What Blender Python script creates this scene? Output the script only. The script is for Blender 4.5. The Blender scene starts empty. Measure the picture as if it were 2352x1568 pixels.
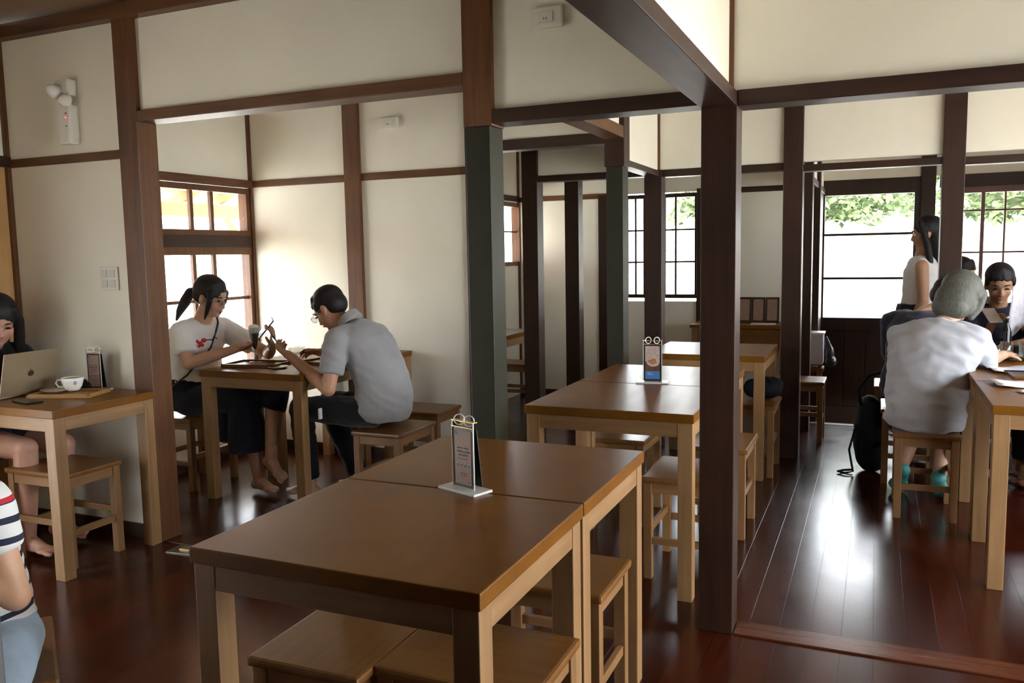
import bpy, bmesh, math, random
from mathutils import Vector, Matrix, Euler
random.seed(7)
C = bpy.context.scene.collection
SC = bpy.context.scene
V = Vector
G = 0.909            # building module (half a ken)

# ------------------------------------------------------------------ camera
cam_d = bpy.data.cameras.new('camera'); cam = bpy.data.objects.new('camera', cam_d); C.objects.link(cam)
cam_d.sensor_width = 36.0; cam_d.lens = 1913.49 * 36 / 2352; cam_d.clip_start = 0.05
fwd = V((-0.39915618, 0.91092318, -0.10437096)); rgt = V((0.91653587, 0.39954338, -0.01808574)); upv = V((-0.02522601, 0.10287876, 0.99437398))
cam.matrix_world = Matrix(((rgt.x, upv.x, -fwd.x, 0.50426), (rgt.y, upv.y, -fwd.y, -2.99235), (rgt.z, upv.z, -fwd.z, 1.37404), (0, 0, 0, 1)))
SC.camera = cam

# ------------------------------------------------------------------ light
SKY = 6.0
w = bpy.data.worlds.new('sky'); SC.world = w; w.use_nodes = True
bg = w.node_tree.nodes['Background']; bg.inputs[0].default_value = (0.90, 0.95, 1.0, 1); bg.inputs[1].default_value = SKY
def add_sun():
    d = bpy.data.lights.new('sun', 'SUN'); d.energy = 9.0; d.angle = math.radians(1.0); d.color = (1.0, 0.96, 0.88)
    o = bpy.data.objects.new('sun', d); C.objects.link(o)
    o.rotation_euler = (math.radians(18), math.radians(-16), 0)
add_sun()
def portal(name, c, n, w_, h_):
    d = bpy.data.lights.new(name, 'AREA'); d.shape = 'RECTANGLE'; d.size = w_; d.size_y = h_; d.cycles.is_portal = True
    o = bpy.data.objects.new(name, d); C.objects.link(o); o.location = c
    o.rotation_euler = V(n).to_track_quat('-Z', 'Y').to_euler()
portal('portal', (0.42, 6*G+.12, 1.3), (0, -1, 0), .8, 1.15)
portal('portal', (1.93, 6*G+.12, 1.3), (0, -1, 0), 1.55, 1.1)
portal('portal', (-1.30, 5*G+.12, 1.42), (0, -1, 0), .72, .95)
portal('portal', (-4*G-.12, 1.35, 1.15), (1, 0, 0), .85, 1.5)
portal('portal', (-4*G-.12, -1.72, 1.0), (1, 0, 0), .85, 1.8)
portal('portal', (3*G+.12, -.88, 1.0), (-1, 0, 0), 1.65, 1.8)
portal('portal', (3*G+.12, 1.4, 1.35), (-1, 0, 0), 2.2, 1.1)
vs = SC.view_settings; vs.view_transform = 'Standard'; vs.look = 'None'; vs.gamma = 1.0; vs.use_curve_mapping = False
vs.exposure = 1.75
cy = SC.cycles; cy.use_denoising = True; cy.max_bounces = 9; cy.diffuse_bounces = 6; cy.glossy_bounces = 4; cy.transparent_max_bounces = 12
cy.transmission_bounces = 4; cy.sample_clamp_indirect = 12.0; cy.caustics_reflective = False; cy.caustics_refractive = False

# ------------------------------------------------------------------ materials
MATS = {}
def nt(name):
    m = bpy.data.materials.new(name); m.use_nodes = True
    t = m.node_tree; return m, t, t.nodes['Principled BSDF']
def plain(name, col, rough=.6, metal=0, spec=.5, noise=.0, nscale=30, bump=0, alpha=None, sheen=0):
    if name in MATS: return MATS[name]
    m, t, p = nt(name); p.inputs['Base Color'].default_value = (*col, 1); p.inputs['Roughness'].default_value = rough
    p.inputs['Metallic'].default_value = metal; p.inputs['Specular IOR Level'].default_value = spec
    if sheen: p.inputs['Sheen Weight'].default_value = sheen
    if noise or bump:
        tc = t.nodes.new('ShaderNodeTexCoord'); n = t.nodes.new('ShaderNodeTexNoise'); n.inputs['Scale'].default_value = nscale; n.inputs['Detail'].default_value = 5
        t.links.new(tc.outputs['Object'], n.inputs['Vector'])
        if noise:
            r = t.nodes.new('ShaderNodeValToRGB'); a = [max(0, c*(1-noise)) for c in col]; b = [min(1, c*(1+noise)) for c in col]
            r.color_ramp.elements[0].color = (*a, 1); r.color_ramp.elements[1].color = (*b, 1)
            r.color_ramp.elements[0].position = .3; r.color_ramp.elements[1].position = .7
            t.links.new(n.outputs['Fac'], r.inputs['Fac']); t.links.new(r.outputs['Color'], p.inputs['Base Color'])
        if bump:
            b_ = t.nodes.new('ShaderNodeBump'); b_.inputs['Strength'].default_value = bump; b_.inputs['Distance'].default_value = .01
            t.links.new(n.outputs['Fac'], b_.inputs['Height']); t.links.new(b_.outputs['Normal'], p.inputs['Normal'])
    MATS[name] = m; return m
def wood(name, light, dark, axis='z', rough=.4, grain=9, spec=.5, coat=0, blotch=.35):
    """streaks running along one object axis, with slow blotches"""
    key = name + axis
    if key in MATS: return MATS[key]
    m, t, p = nt(key); N = t.nodes; L = t.links
    tc = N.new('ShaderNodeTexCoord'); mp = N.new('ShaderNodeMapping')
    s = [grain*3.0]*3; s['xyz'.index(axis)] = grain*.16; mp.inputs['Scale'].default_value = s
    L.new(tc.outputs['Object'], mp.inputs['Vector'])
    n1 = N.new('ShaderNodeTexNoise'); n1.inputs['Scale'].default_value = 1.6; n1.inputs['Detail'].default_value = 8; n1.inputs['Roughness'].default_value = .65
    L.new(mp.outputs['Vector'], n1.inputs['Vector'])
    n2 = N.new('ShaderNodeTexNoise'); n2.inputs['Scale'].default_value = 4.5; n2.inputs['Detail'].default_value = 3
    L.new(tc.outputs['Object'], n2.inputs['Vector'])
    mx = N.new('ShaderNodeMath'); mx.operation = 'MULTIPLY_ADD'; mx.inputs[1].default_value = blotch; L.new(n2.outputs['Fac'], mx.inputs[0])
    mu = N.new('ShaderNodeMath'); mu.operation = 'MULTIPLY'; mu.inputs[1].default_value = 1-blotch; L.new(n1.outputs['Fac'], mu.inputs[0]); L.new(mu.outputs[0], mx.inputs[2])
    r = N.new('ShaderNodeValToRGB'); r.color_ramp.elements[0].position = .36; r.color_ramp.elements[1].position = .64
    r.color_ramp.elements[0].color = (*dark, 1); r.color_ramp.elements[1].color = (*light, 1)
    L.new(mx.outputs[0], r.inputs['Fac']); L.new(r.outputs['Color'], p.inputs['Base Color'])
    rr = N.new('ShaderNodeMapRange'); rr.inputs['To Min'].default_value = rough*.85; rr.inputs['To Max'].default_value = rough*1.2
    L.new(n1.outputs['Fac'], rr.inputs['Value']); L.new(rr.outputs['Result'], p.inputs['Roughness'])
    b = N.new('ShaderNodeBump'); b.inputs['Strength'].default_value = .12; b.inputs['Distance'].default_value = .002
    L.new(n1.outputs['Fac'], b.inputs['Height']); L.new(b.outputs['Normal'], p.inputs['Normal'])
    p.inputs['Specular IOR Level'].default_value = spec; p.inputs['Coat Weight'].default_value = coat; p.inputs['Coat Roughness'].default_value = .15
    MATS[key] = m; return m
def plaster(name='plaster', col=(.80, .763, .650)):
    return plain(name, col, rough=.9, spec=.15, noise=.025, nscale=3.5, bump=.08)
def floor_mat():
    m, t, p = nt('floor_boards'); N = t.nodes; L = t.links
    tc = N.new('ShaderNodeTexCoord'); mp = N.new('ShaderNodeMapping'); mp.inputs['Rotation'].default_value = (0, 0, math.pi/2)
    L.new(tc.outputs['Object'], mp.inputs['Vector'])
    br = N.new('ShaderNodeTexBrick'); br.inputs['Scale'].default_value = 1; br.inputs['Brick Width'].default_value = 1.9; br.inputs['Row Height'].default_value = .105
    br.inputs['Mortar Size'].default_value = .0016; br.inputs['Mortar Smooth'].default_value = .4; br.offset = .37
    br.inputs['Color1'].default_value = (.050, .008, .002, 1); br.inputs['Color2'].default_value = (.028, .0045, .0015, 1); br.inputs['Mortar'].default_value = (.012, .004, .003, 1)
    L.new(mp.outputs['Vector'], br.inputs['Vector'])
    mp2 = N.new('ShaderNodeMapping'); mp2.inputs['Scale'].default_value = (32, 1.6, 1); L.new(tc.outputs['Object'], mp2.inputs['Vector'])
    n = N.new('ShaderNodeTexNoise'); n.inputs['Scale'].default_value = 1.5; n.inputs['Detail'].default_value = 7; L.new(mp2.outputs['Vector'], n.inputs['Vector'])
    mix = N.new('ShaderNodeMix'); mix.data_type = 'RGBA'; mix.blend_type = 'OVERLAY'; mix.inputs['Factor'].default_value = .55
    L.new(br.outputs['Color'], mix.inputs['A']); L.new(n.outputs['Fac'], mix.inputs['B']); L.new(mix.outputs['Result'], p.inputs['Base Color'])
    n3 = N.new('ShaderNodeTexNoise'); n3.inputs['Scale'].default_value = 5; n3.inputs['Detail'].default_value = 6; L.new(tc.outputs['Object'], n3.inputs['Vector'])
    rr = N.new('ShaderNodeMapRange'); rr.inputs['From Min'].default_value = .3; rr.inputs['From Max'].default_value = .7; rr.inputs['To Min'].default_value = .19; rr.inputs['To Max'].default_value = .245
    L.new(n3.outputs['Fac'], rr.inputs['Value']); L.new(rr.outputs['Result'], p.inputs['Roughness'])
    b = N.new('ShaderNodeBump'); b.inputs['Strength'].default_value = .25; b.inputs['Distance'].default_value = .0015
    L.new(br.outputs['Fac'], b.inputs['Height']); b.invert = True
    b2 = N.new('ShaderNodeBump'); b2.inputs['Strength'].default_value = .05; b2.inputs['Distance'].default_value = .003; L.new(n3.outputs['Fac'], b2.inputs['Height']); L.new(b.outputs['Normal'], b2.inputs['Normal'])
    L.new(b2.outputs['Normal'], p.inputs['Normal'])
    return m
def glass_mat(name='window_glass', tint=(1, 1, 1), gl=.06, rough=0.02):
    if name in MATS: return MATS[name]
    m = bpy.data.materials.new(name); m.use_nodes = True; t = m.node_tree; t.nodes.clear()
    o = t.nodes.new('ShaderNodeOutputMaterial'); a = t.nodes.new('ShaderNodeBsdfTransparent'); a.inputs[0].default_value = (*tint, 1)
    b = t.nodes.new('ShaderNodeBsdfGlossy'); b.inputs['Roughness'].default_value = rough
    lw = t.nodes.new('ShaderNodeLayerWeight'); lw.inputs[0].default_value = .2
    mr = t.nodes.new('ShaderNodeMapRange'); mr.inputs['To Min'].default_value = gl; mr.inputs['To Max'].default_value = .5
    mx = t.nodes.new('ShaderNodeMixShader'); t.links.new(lw.outputs['Facing'], mr.inputs['Value']); t.links.new(mr.outputs[0], mx.inputs[0])
    t.links.new(a.outputs[0], mx.inputs[1]); t.links.new(b.outputs[0], mx.inputs[2]); t.links.new(mx.outputs[0], o.inputs[0])
    MATS[name] = m; return m

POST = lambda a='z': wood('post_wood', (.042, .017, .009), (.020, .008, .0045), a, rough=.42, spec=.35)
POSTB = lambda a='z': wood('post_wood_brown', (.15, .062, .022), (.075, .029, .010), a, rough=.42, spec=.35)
TAB = lambda a='y': wood('table_top_wood', (.205, .080, .007), (.135, .048, .004), a, rough=.34, spec=.26, grain=7, blotch=.6)
LEG = lambda a='z': wood('table_leg_wood', (.335, .188, .078), (.225, .118, .046), a, rough=.42, grain=8)
STL = lambda a='y': wood('stool_wood', (.22, .098, .026), (.14, .058, .014), a, rough=.30, spec=.35, grain=8, blotch=.5)
CEIL = lambda a='x': wood('ceiling_wood', (.24, .125, .032), (.16, .08, .018), a, rough=.6)
GREEN = plain('green_paint', (.022, .022, .012), rough=.42, spec=.25, noise=.12, nscale=6)
EAVE = lambda a='x': wood('eave_wood', (.62, .38, .21), (.48, .28, .14), a, rough=.6)
PLA = plaster()

# ------------------------------------------------------------------ mesh helpers
def box(bm, x0, x1, y0, y1, z0, z1, bev=0.0):
    b = bmesh.new()
    bmesh.ops.create_cube(b, size=1)
    for v in b.verts: v.co = V((x0+(v.co.x+.5)*(x1-x0), y0+(v.co.y+.5)*(y1-y0), z0+(v.co.z+.5)*(z1-z0)))
    if bev: bmesh.ops.bevel(b, geom=list(b.edges), offset=bev, segments=2, profile=.6, affect='EDGES')
    merge(bm, b); return bm
def merge(bm, b):
    me = bpy.data.meshes.new('tmp'); b.to_mesh(me); b.free(); bm.from_mesh(me); bpy.data.meshes.remove(me)
def newbm(): return bmesh.new()
def B(x0, x1, y0, y1, z0, z1, bev=.002): return box(bmesh.new(), x0, x1, y0, y1, z0, z1, bev)
def obj(name, bm, m, parent=None, smooth=False, loc=None, rot=None):
    me = bpy.data.meshes.new(name)
    if isinstance(bm, bpy.types.Mesh): me = bm; me.name = name
    else: bm.to_mesh(me); bm.free()
    if m is not None: me.materials.clear(); me.materials.append(m)
    if smooth:
        me.polygons.foreach_set('use_smooth', [True]*len(me.polygons))
    o = bpy.data.objects.new(name, me); C.objects.link(o)
    if parent is not None: o.parent = parent
    if loc is not None: o.location = loc
    if rot is not None: o.rotation_euler = rot
    return o
def tag(o, label, cat, group=None):
    o['label'] = label; o['category'] = cat
    if group: o['group'] = group
    return o
def thing(name, label, cat, loc=(0, 0, 0), rotz=0, group=None):
    o = bpy.data.objects.new(name, None); C.objects.link(o); o.empty_display_size = .1
    o.location = loc; o.rotation_euler = (0, 0, rotz); return tag(o, label, cat, group)
def struct(name, bm, m, label=None, parent=None, **k):
    o = obj(name, bm, m, parent, **k)
    if parent is None: o['kind'] = 'structure'
    if label: o['label'] = label
    return o
def dup(root, loc, rotz, label, group=None):
    r = root.copy(); C.objects.link(r); r.location = loc; r.rotation_euler = (0, 0, rotz); r['label'] = label
    if group: r['group'] = group
    for ch in list(root.children):
        c = ch.copy(); C.objects.link(c); c.parent = r
        for g in list(ch.children):
            d = g.copy(); C.objects.link(d); d.parent = c
    return r
def perp(d):
    d = d.normalized(); a = V((0, 0, 1)) if abs(d.z) < .9 else V((1, 0, 0))
    x = d.cross(a).normalized(); return x, d.cross(x).normalized()
def tube(bm, pts, r, seg=10, cap=True):
    """swept round tube through points; r number or list"""
    pts = [V(p) for p in pts]; n = len(pts); rs = r if isinstance(r, (list, tuple)) else [r]*n
    x = None; rings = []
    for i, p in enumerate(pts):
        d = (pts[min(i+1, n-1)]-pts[max(i-1, 0)])
        if d.length < 1e-9: d = V((0, 0, 1))
        d.normalize()
        if x is None: x, y = perp(d)
        else:
            x = (x-d*x.dot(d)).normalized(); y = d.cross(x)
        rings.append([bm.verts.new(p+(x*math.cos(a)+y*math.sin(a))*rs[i]) for a in [2*math.pi*k/seg for k in range(seg)]])
    for a, b in zip(rings, rings[1:]):
        for k in range(seg): bm.faces.new((a[k], a[(k+1) % seg], b[(k+1) % seg], b[k]))
    if cap: bm.faces.new(rings[0][::-1]); bm.faces.new(rings[-1])
    bmesh.ops.recalc_face_normals(bm, faces=bm.faces[:])
    return bm
def lathe(bm, prof, c=(0, 0, 0), seg=28):
    c = V(c); rings = []
    for r, z in prof:
        if r < 1e-6: rings.append([bm.verts.new(c+V((0, 0, z)))])
        else: rings.append([bm.verts.new(c+V((r*math.cos(2*math.pi*k/seg), r*math.sin(2*math.pi*k/seg), z))) for k in range(seg)])
    for a, b in zip(rings, rings[1:]):
        for k in range(seg):
            k2 = (k+1) % seg
            if len(a) == 1 and len(b) == 1: continue
            if len(a) == 1: bm.faces.new((a[0], b[k2], b[k]))
            elif len(b) == 1: bm.faces.new((a[k], a[k2], b[0]))
            else: bm.faces.new((a[k], a[k2], b[k2], b[k]))
    bmesh.ops.recalc_face_normals(bm, faces=bm.faces[:])
    return bm

# ================================================================== STRUCTURE
H = 2.53
fl = newbm()
box(fl, -4.35*G, 0.0, -5*G, 5*G, -.12, 0)
box(fl, 0.0, 0.95, -5*G, 3.915, -.12, 0)
box(fl, 0.95, 3*G, -5*G, 6*G, -.12, 0)
struct('floor', fl, floor_mat(), 'glossy dark red wooden plank floor')
struct('floor_entrance', B(-.2, .95, 3.915, 6*G+.1, -.42, -.30), plain('entry_stone', (.16, .15, .14), .7, noise=.2), 'sunken entrance floor before the glazed door')
struct('trim_1', B(.0, .95, 3.87, 3.945, -.31, .004, .004), POST('x'), 'wooden edge of the raised floor at the entrance')
# threshold lines
struct('trim_2', B(.065, 3*G, -.055, .055, 0, .006, .001), wood('sill_wood', (.12, .035, .015), (.07, .02, .009), 'x', .25), 'wooden sill strip across the floor')
struct('trim_3', B(-3*G+.065, -G-.065, -.05, .05, 0, .006, .001), MATS['sill_woodx'], 'wooden sill strip under the wide lintel')

# ceiling: boards + battens
cb = newbm(); box(cb, -4*G, 3*G, -5*G, 6*G, H+.03, H+.09)
struct('ceiling', cb, CEIL('x'), 'golden brown boarded ceiling')
for i in range(9):
    struct('trim_4', B(-4*G+.03, -.06, -4.2+i*.455, -4.2+i*.455+.035, H, H+.03, .003), POSTB('x'), 'ceiling batten')
struct('trim_5', B(-4*G+.03, 3*G, -.09, -.03, H-.045, H+.02, .003), POSTB('x'), 'cornice rail under the ceiling on the front wall')
struct('trim_6', B(-4*G+.03, -4*G+.09, -5*G, -.09, H-.045, H+.02, .003), POSTB('y'), 'cornice rail under the ceiling on the left wall')

T = .03
def wx(name, label, x0, x1, y, z0, z1, m=None): return struct(name, B(x0, x1, y-T, y+T, z0, z1, 0), m or PLA, label)
def wy(name, label, x, y0, y1, z0, z1, m=None): return struct(name, B(x-T, x+T, y0, y1, z0, z1, 0), m or PLA, label)
def slabs(name, label, parts, m=None):
    bm = newbm()
    for p in parts: box(bm, *p)
    return struct(name, bm, m or PLA, label)
# front partition (P1)
slabs('wall_front_left', 'cream plaster wall with switch and emergency light', [(-4*G, -3*G, -T, T, 0, H)])
slabs('wall_front_lintel', 'cream plaster above the wide opening', [(-3*G, -G, -T, T, 2.07, H)])
slabs('wall_front_middle', 'cream plaster panel with a blank plate', [(-G, 0, -T, T, 1.92, H)])
slabs('wall_front_right', 'cream plaster over the long beam', [(0, 3*G, -T, T, 1.91, H)])
slabs('wall_over_beam', 'bright plaster above the deep beam', [(-T, T, -5*G, 0, 1.905, H)])
# left outer wall  X=-4G
X4 = -4*G
slabs('wall_left', 'plaster of the left outer wall', [
    (X4-T, X4+T, -5*G, 0, 1.92, H), (X4-T, X4+T, -5*G, -2.15, 0, 1.87),
    (X4-T, X4+T, 0, .93, 0, 1.9), (X4-T, X4+T, 0, 2*G, 1.9, H), (X4-T, X4+T, 1.79, 2*G, 0, 1.9), (X4-T, X4+T, .93, 1.79, 0, .40)])
# rear wall of side room (P2)
slabs('wall_side_room', 'cream plaster wall behind the couple', [(-4*G, -2*G, 2*G-T, 2*G+T, 0, H)])
slabs('wall_high_middle', 'high plaster panel between the green pillars', [(-2*G, -G, 2*G-T, 2*G+T, 2.07, H)])
# depth line X=-G
slabs('wall_high_side', 'high plaster above the short cross beams', [(-G-T, -G+T, 0, 2*G, 2.09, H), (-G-T, -G+T, 2*G, 3*G, 1.92, H)])
# P3
slabs('wall_rear_frieze', 'plaster frieze above the rear rails', [(-2*G, 3*G, 3*G-T, 3*G+T, 1.925, H)])
# room C
slabs('wall_rear_room', 'plaster wall of the rear room', [
    (-3*G, -1.64, 5*G-T, 5*G+T, 0, H), (-1.64, -.96, 5*G-T, 5*G+T, 1.9, H), (-1.64, -.96, 5*G-T, 5*G+T, 0, .92), (-.96, 0, 5*G-T, 5*G+T, 0, H)])
slabs('wall_rear_left', 'plaster wall beside the small rear window', [
    (-3*G-T, -3*G+T, 2*G, 3.85, 0, H), (-3*G-T, -3*G+T, 3.85, 4.53, 0, 1.26), (-3*G-T, -3*G+T, 3.85, 4.53, 1.86, H), (-3*G-T, -3*G+T, 4.53, 5*G, 0, H)])
slabs('wall_entrance_left', 'dark boards left of the entrance', [(-T, T, 5*G, 6*G, -.3, 1.88)], POST('z'))
slabs('wall_entrance_left_high', 'plaster above the entrance boards', [(-T, T, 4*G, 6*G, 1.93, H)])
slabs('wall_entrance', 'plaster over the entrance door and windows', [(0, 3*G, 6*G-T, 6*G+T, 2.0, H), (.97, 3*G, 6*G-T, 6*G+T, -.3, .78)])
# right outer wall with windows, wall behind camera
slabs('wall_right', 'right outer wall', [
    (3*G-T, 3*G+T, -5*G, 6*G, 1.95, H), (3*G-T, 3*G+T, -5*G, -1.75, 0, .75), (3*G-T, 3*G+T, 0, 6*G, 0, .75),
    (3*G-T, 3*G+T, -5*G, -1.75, .75, 1.95), (3*G-T, 3*G+T, 0, .3, .75, 1.95), (3*G-T, 3*G+T, 2.5, 6*G, .75, 1.95)])
slabs('wall_near_left', 'partition behind the grey post beside the viewer', [(-G-T, -G+T, -5*G, -2.215, 0, H)], POST('z'))
slabs('light_block_wall_left', 'added unseen partition blocking left window light from the nearest table', [(-4*G, -G+.03, -2.52, -2.46, 0, H)])  # unseen wall added to keep left window light off the nearest table front
slabs('light_block_wall_right', 'added unseen dark partition right of the viewer, cutting bounce light', [(1.42, 1.48, -5*G, -2.2, 0, H)], POST('z'))  # unseen dark wall added so the pale right wall does not brighten table fronts
slabs('wall_behind', 'wall behind the viewpoint', [(X4, 3*G, -5*G-T, -5*G+T, 0, H)], POST('z'))

# ---- rails (nageshi) and beams
def railx(n, label, x0, x1, y, z0, z1, t=.045, m=None): return struct(n, B(x0, x1, y-t, y+t, z0, z1, .003), m or POST('x'), label)
def raily(n, label, x, y0, y1, z0, z1, t=.045, m=None): return struct(n, B(x-t, x+t, y0, y1, z0, z1, .003), m or POST('y'), label)
hp = .0605
railx('trim_7', 'brown rail across the left plaster bay', -4*G+.05, -3*G-hp, 0, 1.858, 1.900, .040, POSTB('x'))
railx('lintel', 'wide brown lintel over the side room opening', -3*G+hp, -G-hp, 0, 2.018, 2.068, .058, POSTB('x'))
railx('beam', 'brown beam from the green pillar to the big dark pillar', -G+hp, -hp, 0, 1.868, 1.920, .058)
railx('beam', 'long dark beam right of the big pillar', hp, 3*G, 0, 1.855, 1.908, .058)
raily('beam', 'thick dark overhead beam running towards the viewer', 0, -5*G, -hp, 1.857, 1.903, .060)
raily('trim_8', 'rail over the opening in the left wall', X4+.01, -5*G, -.03, 1.862, 1.915, .045)
raily('trim_9', 'rail above the side room window', X4+.012, .06, 2*G-.03, 1.875, 1.925, .045, POSTB('y'))
railx('trim_10', 'brown rail on the wall behind the couple', X4+.03, -3*G-hp, 2*G, 1.876, 1.922, .040, POSTB('x'))
railx('trim_11', 'brown rail on the wall behind the man', -3*G+hp, -2*G-hp, 2*G, 1.878, 1.926, .040, POSTB('x'))
railx('beam', 'high beam between the green pillars', -2*G+hp, -G-hp, 2*G, 2.005, 2.07, .05)
raily('beam', 'short cross beam between the two green pillars', -G, hp, 2*G-hp, 2.028, 2.095, .058, POSTB('y'))
raily('trim_12', 'rail from the far green pillar to the dark post', -G, 2*G+hp, 3*G-hp, 1.880, 1.918, .045)
railx('trim_13', 'rail over the rear passage', -2*G+hp, -G-hp, 3*G, 1.885, 1.930, .045)
railx('trim_14', 'rail left of the passage post', -G+hp, -hp, 3*G, 1.875, 1.922, .045)
railx('trim_15', 'rail over the entrance passage', hp, G-hp, 3*G, 1.862, 1.905, .045)
railx('trim_16', 'rail over the right rear opening', G+hp, 3*G, 3*G, 1.852, 1.898, .045)
raily('trim_17', 'rail on the rear side wall', -3*G+.01, 2*G, 5*G-.03, 1.872, 1.925, .04)
railx('trim_18', 'rail on the rear room wall', -3*G+.05, -1.66, 5*G, 1.868, 1.915, .04, POSTB('x'))
railx('trim_19', 'rail right of the rear window', -.95, -.06, 5*G, 1.868, 1.915, .04)
raily('trim_20', 'rail left of the entrance', 0, 4*G+hp, 6*G-.06, 1.875, 1.925, .045)
# baseboards
struct('baseboard_left', B(X4+.03, -3*G-hp, -.045, -.03, 0, .07, .002), POST('x'))
struct('baseboard_side_room', B(X4+.03, -2*G-hp, 2*G-.045, 2*G-.03, 0, .07, .002), POST('x'))
struct('baseboard_side_window', B(X4+.03, X4+.045, .06, 2*G-.05, 0, .07, .002), POST('y'))
struct('baseboard_rear', B(-3*G+.03, -.06, 5*G-.045, 5*G-.03, 0, .06, .002), POST('x'))
# ---- pillars
def pillar(ix, iy, z0, z1, label, m=None, s=.12):
    x = ix*G; y = iy*G; h = s/2
    return struct('pillar', B(x-h, x+h, y-h, y+h, z0, z1, .004), m or POST('z'), label)
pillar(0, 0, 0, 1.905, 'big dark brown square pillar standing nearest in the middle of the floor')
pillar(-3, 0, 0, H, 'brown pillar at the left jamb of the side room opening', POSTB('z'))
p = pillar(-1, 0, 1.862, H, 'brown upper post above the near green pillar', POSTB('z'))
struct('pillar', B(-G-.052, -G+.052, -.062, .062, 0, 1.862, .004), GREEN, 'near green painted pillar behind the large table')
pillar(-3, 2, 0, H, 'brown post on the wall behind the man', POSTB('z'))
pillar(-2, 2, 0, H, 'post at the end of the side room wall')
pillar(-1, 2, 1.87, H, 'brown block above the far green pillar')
struct('pillar', B(-G-.050, -G+.050, 2*G-.06, 2*G+.06, 0, 1.87, .004), GREEN, 'far green painted pillar beside the rear windows')
pillar(-2, 3, 0, H, 'dark post left of the second table')
pillar(-1, 3, 0, 1.925, 'dark post in front of the rear window')
pillar(0, 3, 0, H, 'dark post at the corner of the entrance passage')
pillar(1, 3, 0, H, 'brown post between the entrance door and the right window')
pillar(-2, 4, 0, H, 'slim dark post in the rear passage')
pillar(-2, 5, 0, 1.9, 'dark post against the rear plaster wall')
pillar(0, 4, -.3, H, 'dark post left of the entrance door')
pillar(0, 5, -.3, H, 'post at the entrance corner')
pillar(-1, 5, 0, 1.92, 'dark post right of the rear window')
pillar(1, 6, -.3, H, 'dark post right of the entrance door')
struct('pillar', B(-G-.06, -G+.06, -2.215, -2.095, 0, H, .004), plain('grey_paint', (.10, .10, .105), .4), 'grey painted post at the left edge beside the child')
for nm, x0, x1, y0, y1 in (('trim_21', X4+.03, X4+.052, -.052, -.03), ('trim_22', X4+.03, X4+.052, 2*G-.052, 2*G-.03), ('trim_23', -G+.03, -G+.045, 3*G-.045, 3*G-.03), ('trim_24', -3*G+.03, -3*G+.05, 5*G-.05, 5*G-.03), ('trim_25', .03, .045, -.045, -.03)):
    struct(nm, B(x0, x1, y0, y1, 1.92 if nm in ('trim_23', 'trim_25') else 0, H, 0), POSTB('z'), 'thin corner strip')

# ---- windows
GL = glass_mat()
def window(n, label, axis, pos, a0, a1, z0, z1, vs_, hs_, fr=.045, dep=.035, mun=.014, mat=None, inner=1):
    """axis 'x': wall lies in plane X=pos and a is Y; axis 'y': plane Y=pos and a is X"""
    m = mat or POST('z')
    t = bpy.data.objects.new('window_%d' % n, None); C.objects.link(t); t['kind'] = 'structure'; t['label'] = label
    def bb(p0, p1, q0, q1, d): 
        return B(pos-d, pos+d, p0, p1, q0, q1, .001) if axis == 'x' else B(p0, p1, pos-d, pos+d, q0, q1, .001)
    f = newbm()
    for (p0, p1, q0, q1) in ((a0-fr, a1+fr, z0-fr, z0), (a0-fr, a1+fr, z1, z1+fr), (a0-fr, a0, z0, z1), (a1, a1+fr, z0, z1)):
        merge(f, bb(p0, p1, q0, q1, dep))
    obj('window_frame', f, m, t)
    for v in vs_:
        wv = v[1] if isinstance(v, tuple) else mun; vv = v[0] if isinstance(v, tuple) else v
        obj('muntin', bb(vv-wv/2, vv+wv/2, z0, z1, .012), m, t)
    for h in hs_:
        obj('muntin', bb(a0, a1, h-mun/2, h+mun/2, .011), m, t)
    obj('pane', bb(a0, a1, z0, z1, .002), GL, t)
    return t
window(1, 'transom window of the side room with three panes', 'x', X4, .96, 1.73, 1.572, 1.828, [(1.235, .028), (1.42, .028)], [], fr=.04, mat=POSTB('z'))
window(2, 'tall side room window behind the woman', 'x', X4, .96, 1.735, .47, 1.405, [(1.235, .03), (1.42, .03)], [.83, 1.10], fr=.055, mun=.022, mat=POSTB('z'))
struct('trim_26', B(X4-.04, X4+.045, .90, 1.80, 1.455, 1.535, .003), POST('y'), 'thick rail between the side room windows')
window(3, 'rear room window with white panes', 'y', 5*G, -1.61, -.99, .985, 1.852, [-1.535, -1.455, -1.31, (-1.27, .03), -1.165, ], [1.277, 1.565], fr=.035, mun=.016)
window(4, 'small rear side window seen past the green pillar', 'x', -3*G, 3.90, 4.50, 1.30, 1.82, [4.2], [1.585], fr=.04, mat=POSTB('z'))
window(5, 'right rear window with a grid of panes', 'y', 6*G, 1.155, 2.66, .84, 1.835, [(1.345, .03), 1.515, 1.70, (1.88, .03), 2.07, 2.27, (2.46, .03)], [1.315, 1.682], fr=.055, mun=.016, mat=wood('window_red', (.16, .055, .035), (.10, .035, .022), 'z', .4))
struct('trim_27', B(1.0, 3*G, 6*G-.05, 6*G+.05, 1.89, 2.0, .003), POST('x'), 'head rail over the right rear window')
window(6, 'tall glazed doors of the front room right wall', 'x', 3*G, -1.70, -.05, .08, 1.90, [-1.29, (-.88, .04), -.46], [.6, 1.25])
window(8, 'tall glazed doors of the left wall near the viewer', 'x', X4, -2.10, -1.31, .06, 1.82, [-1.70], [.6, 1.2], fr=.05)
window(7, 'right room side window', 'x', 3*G, .35, 2.45, .80, 1.90, [.95, 1.45, 1.95], [1.35])
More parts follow.
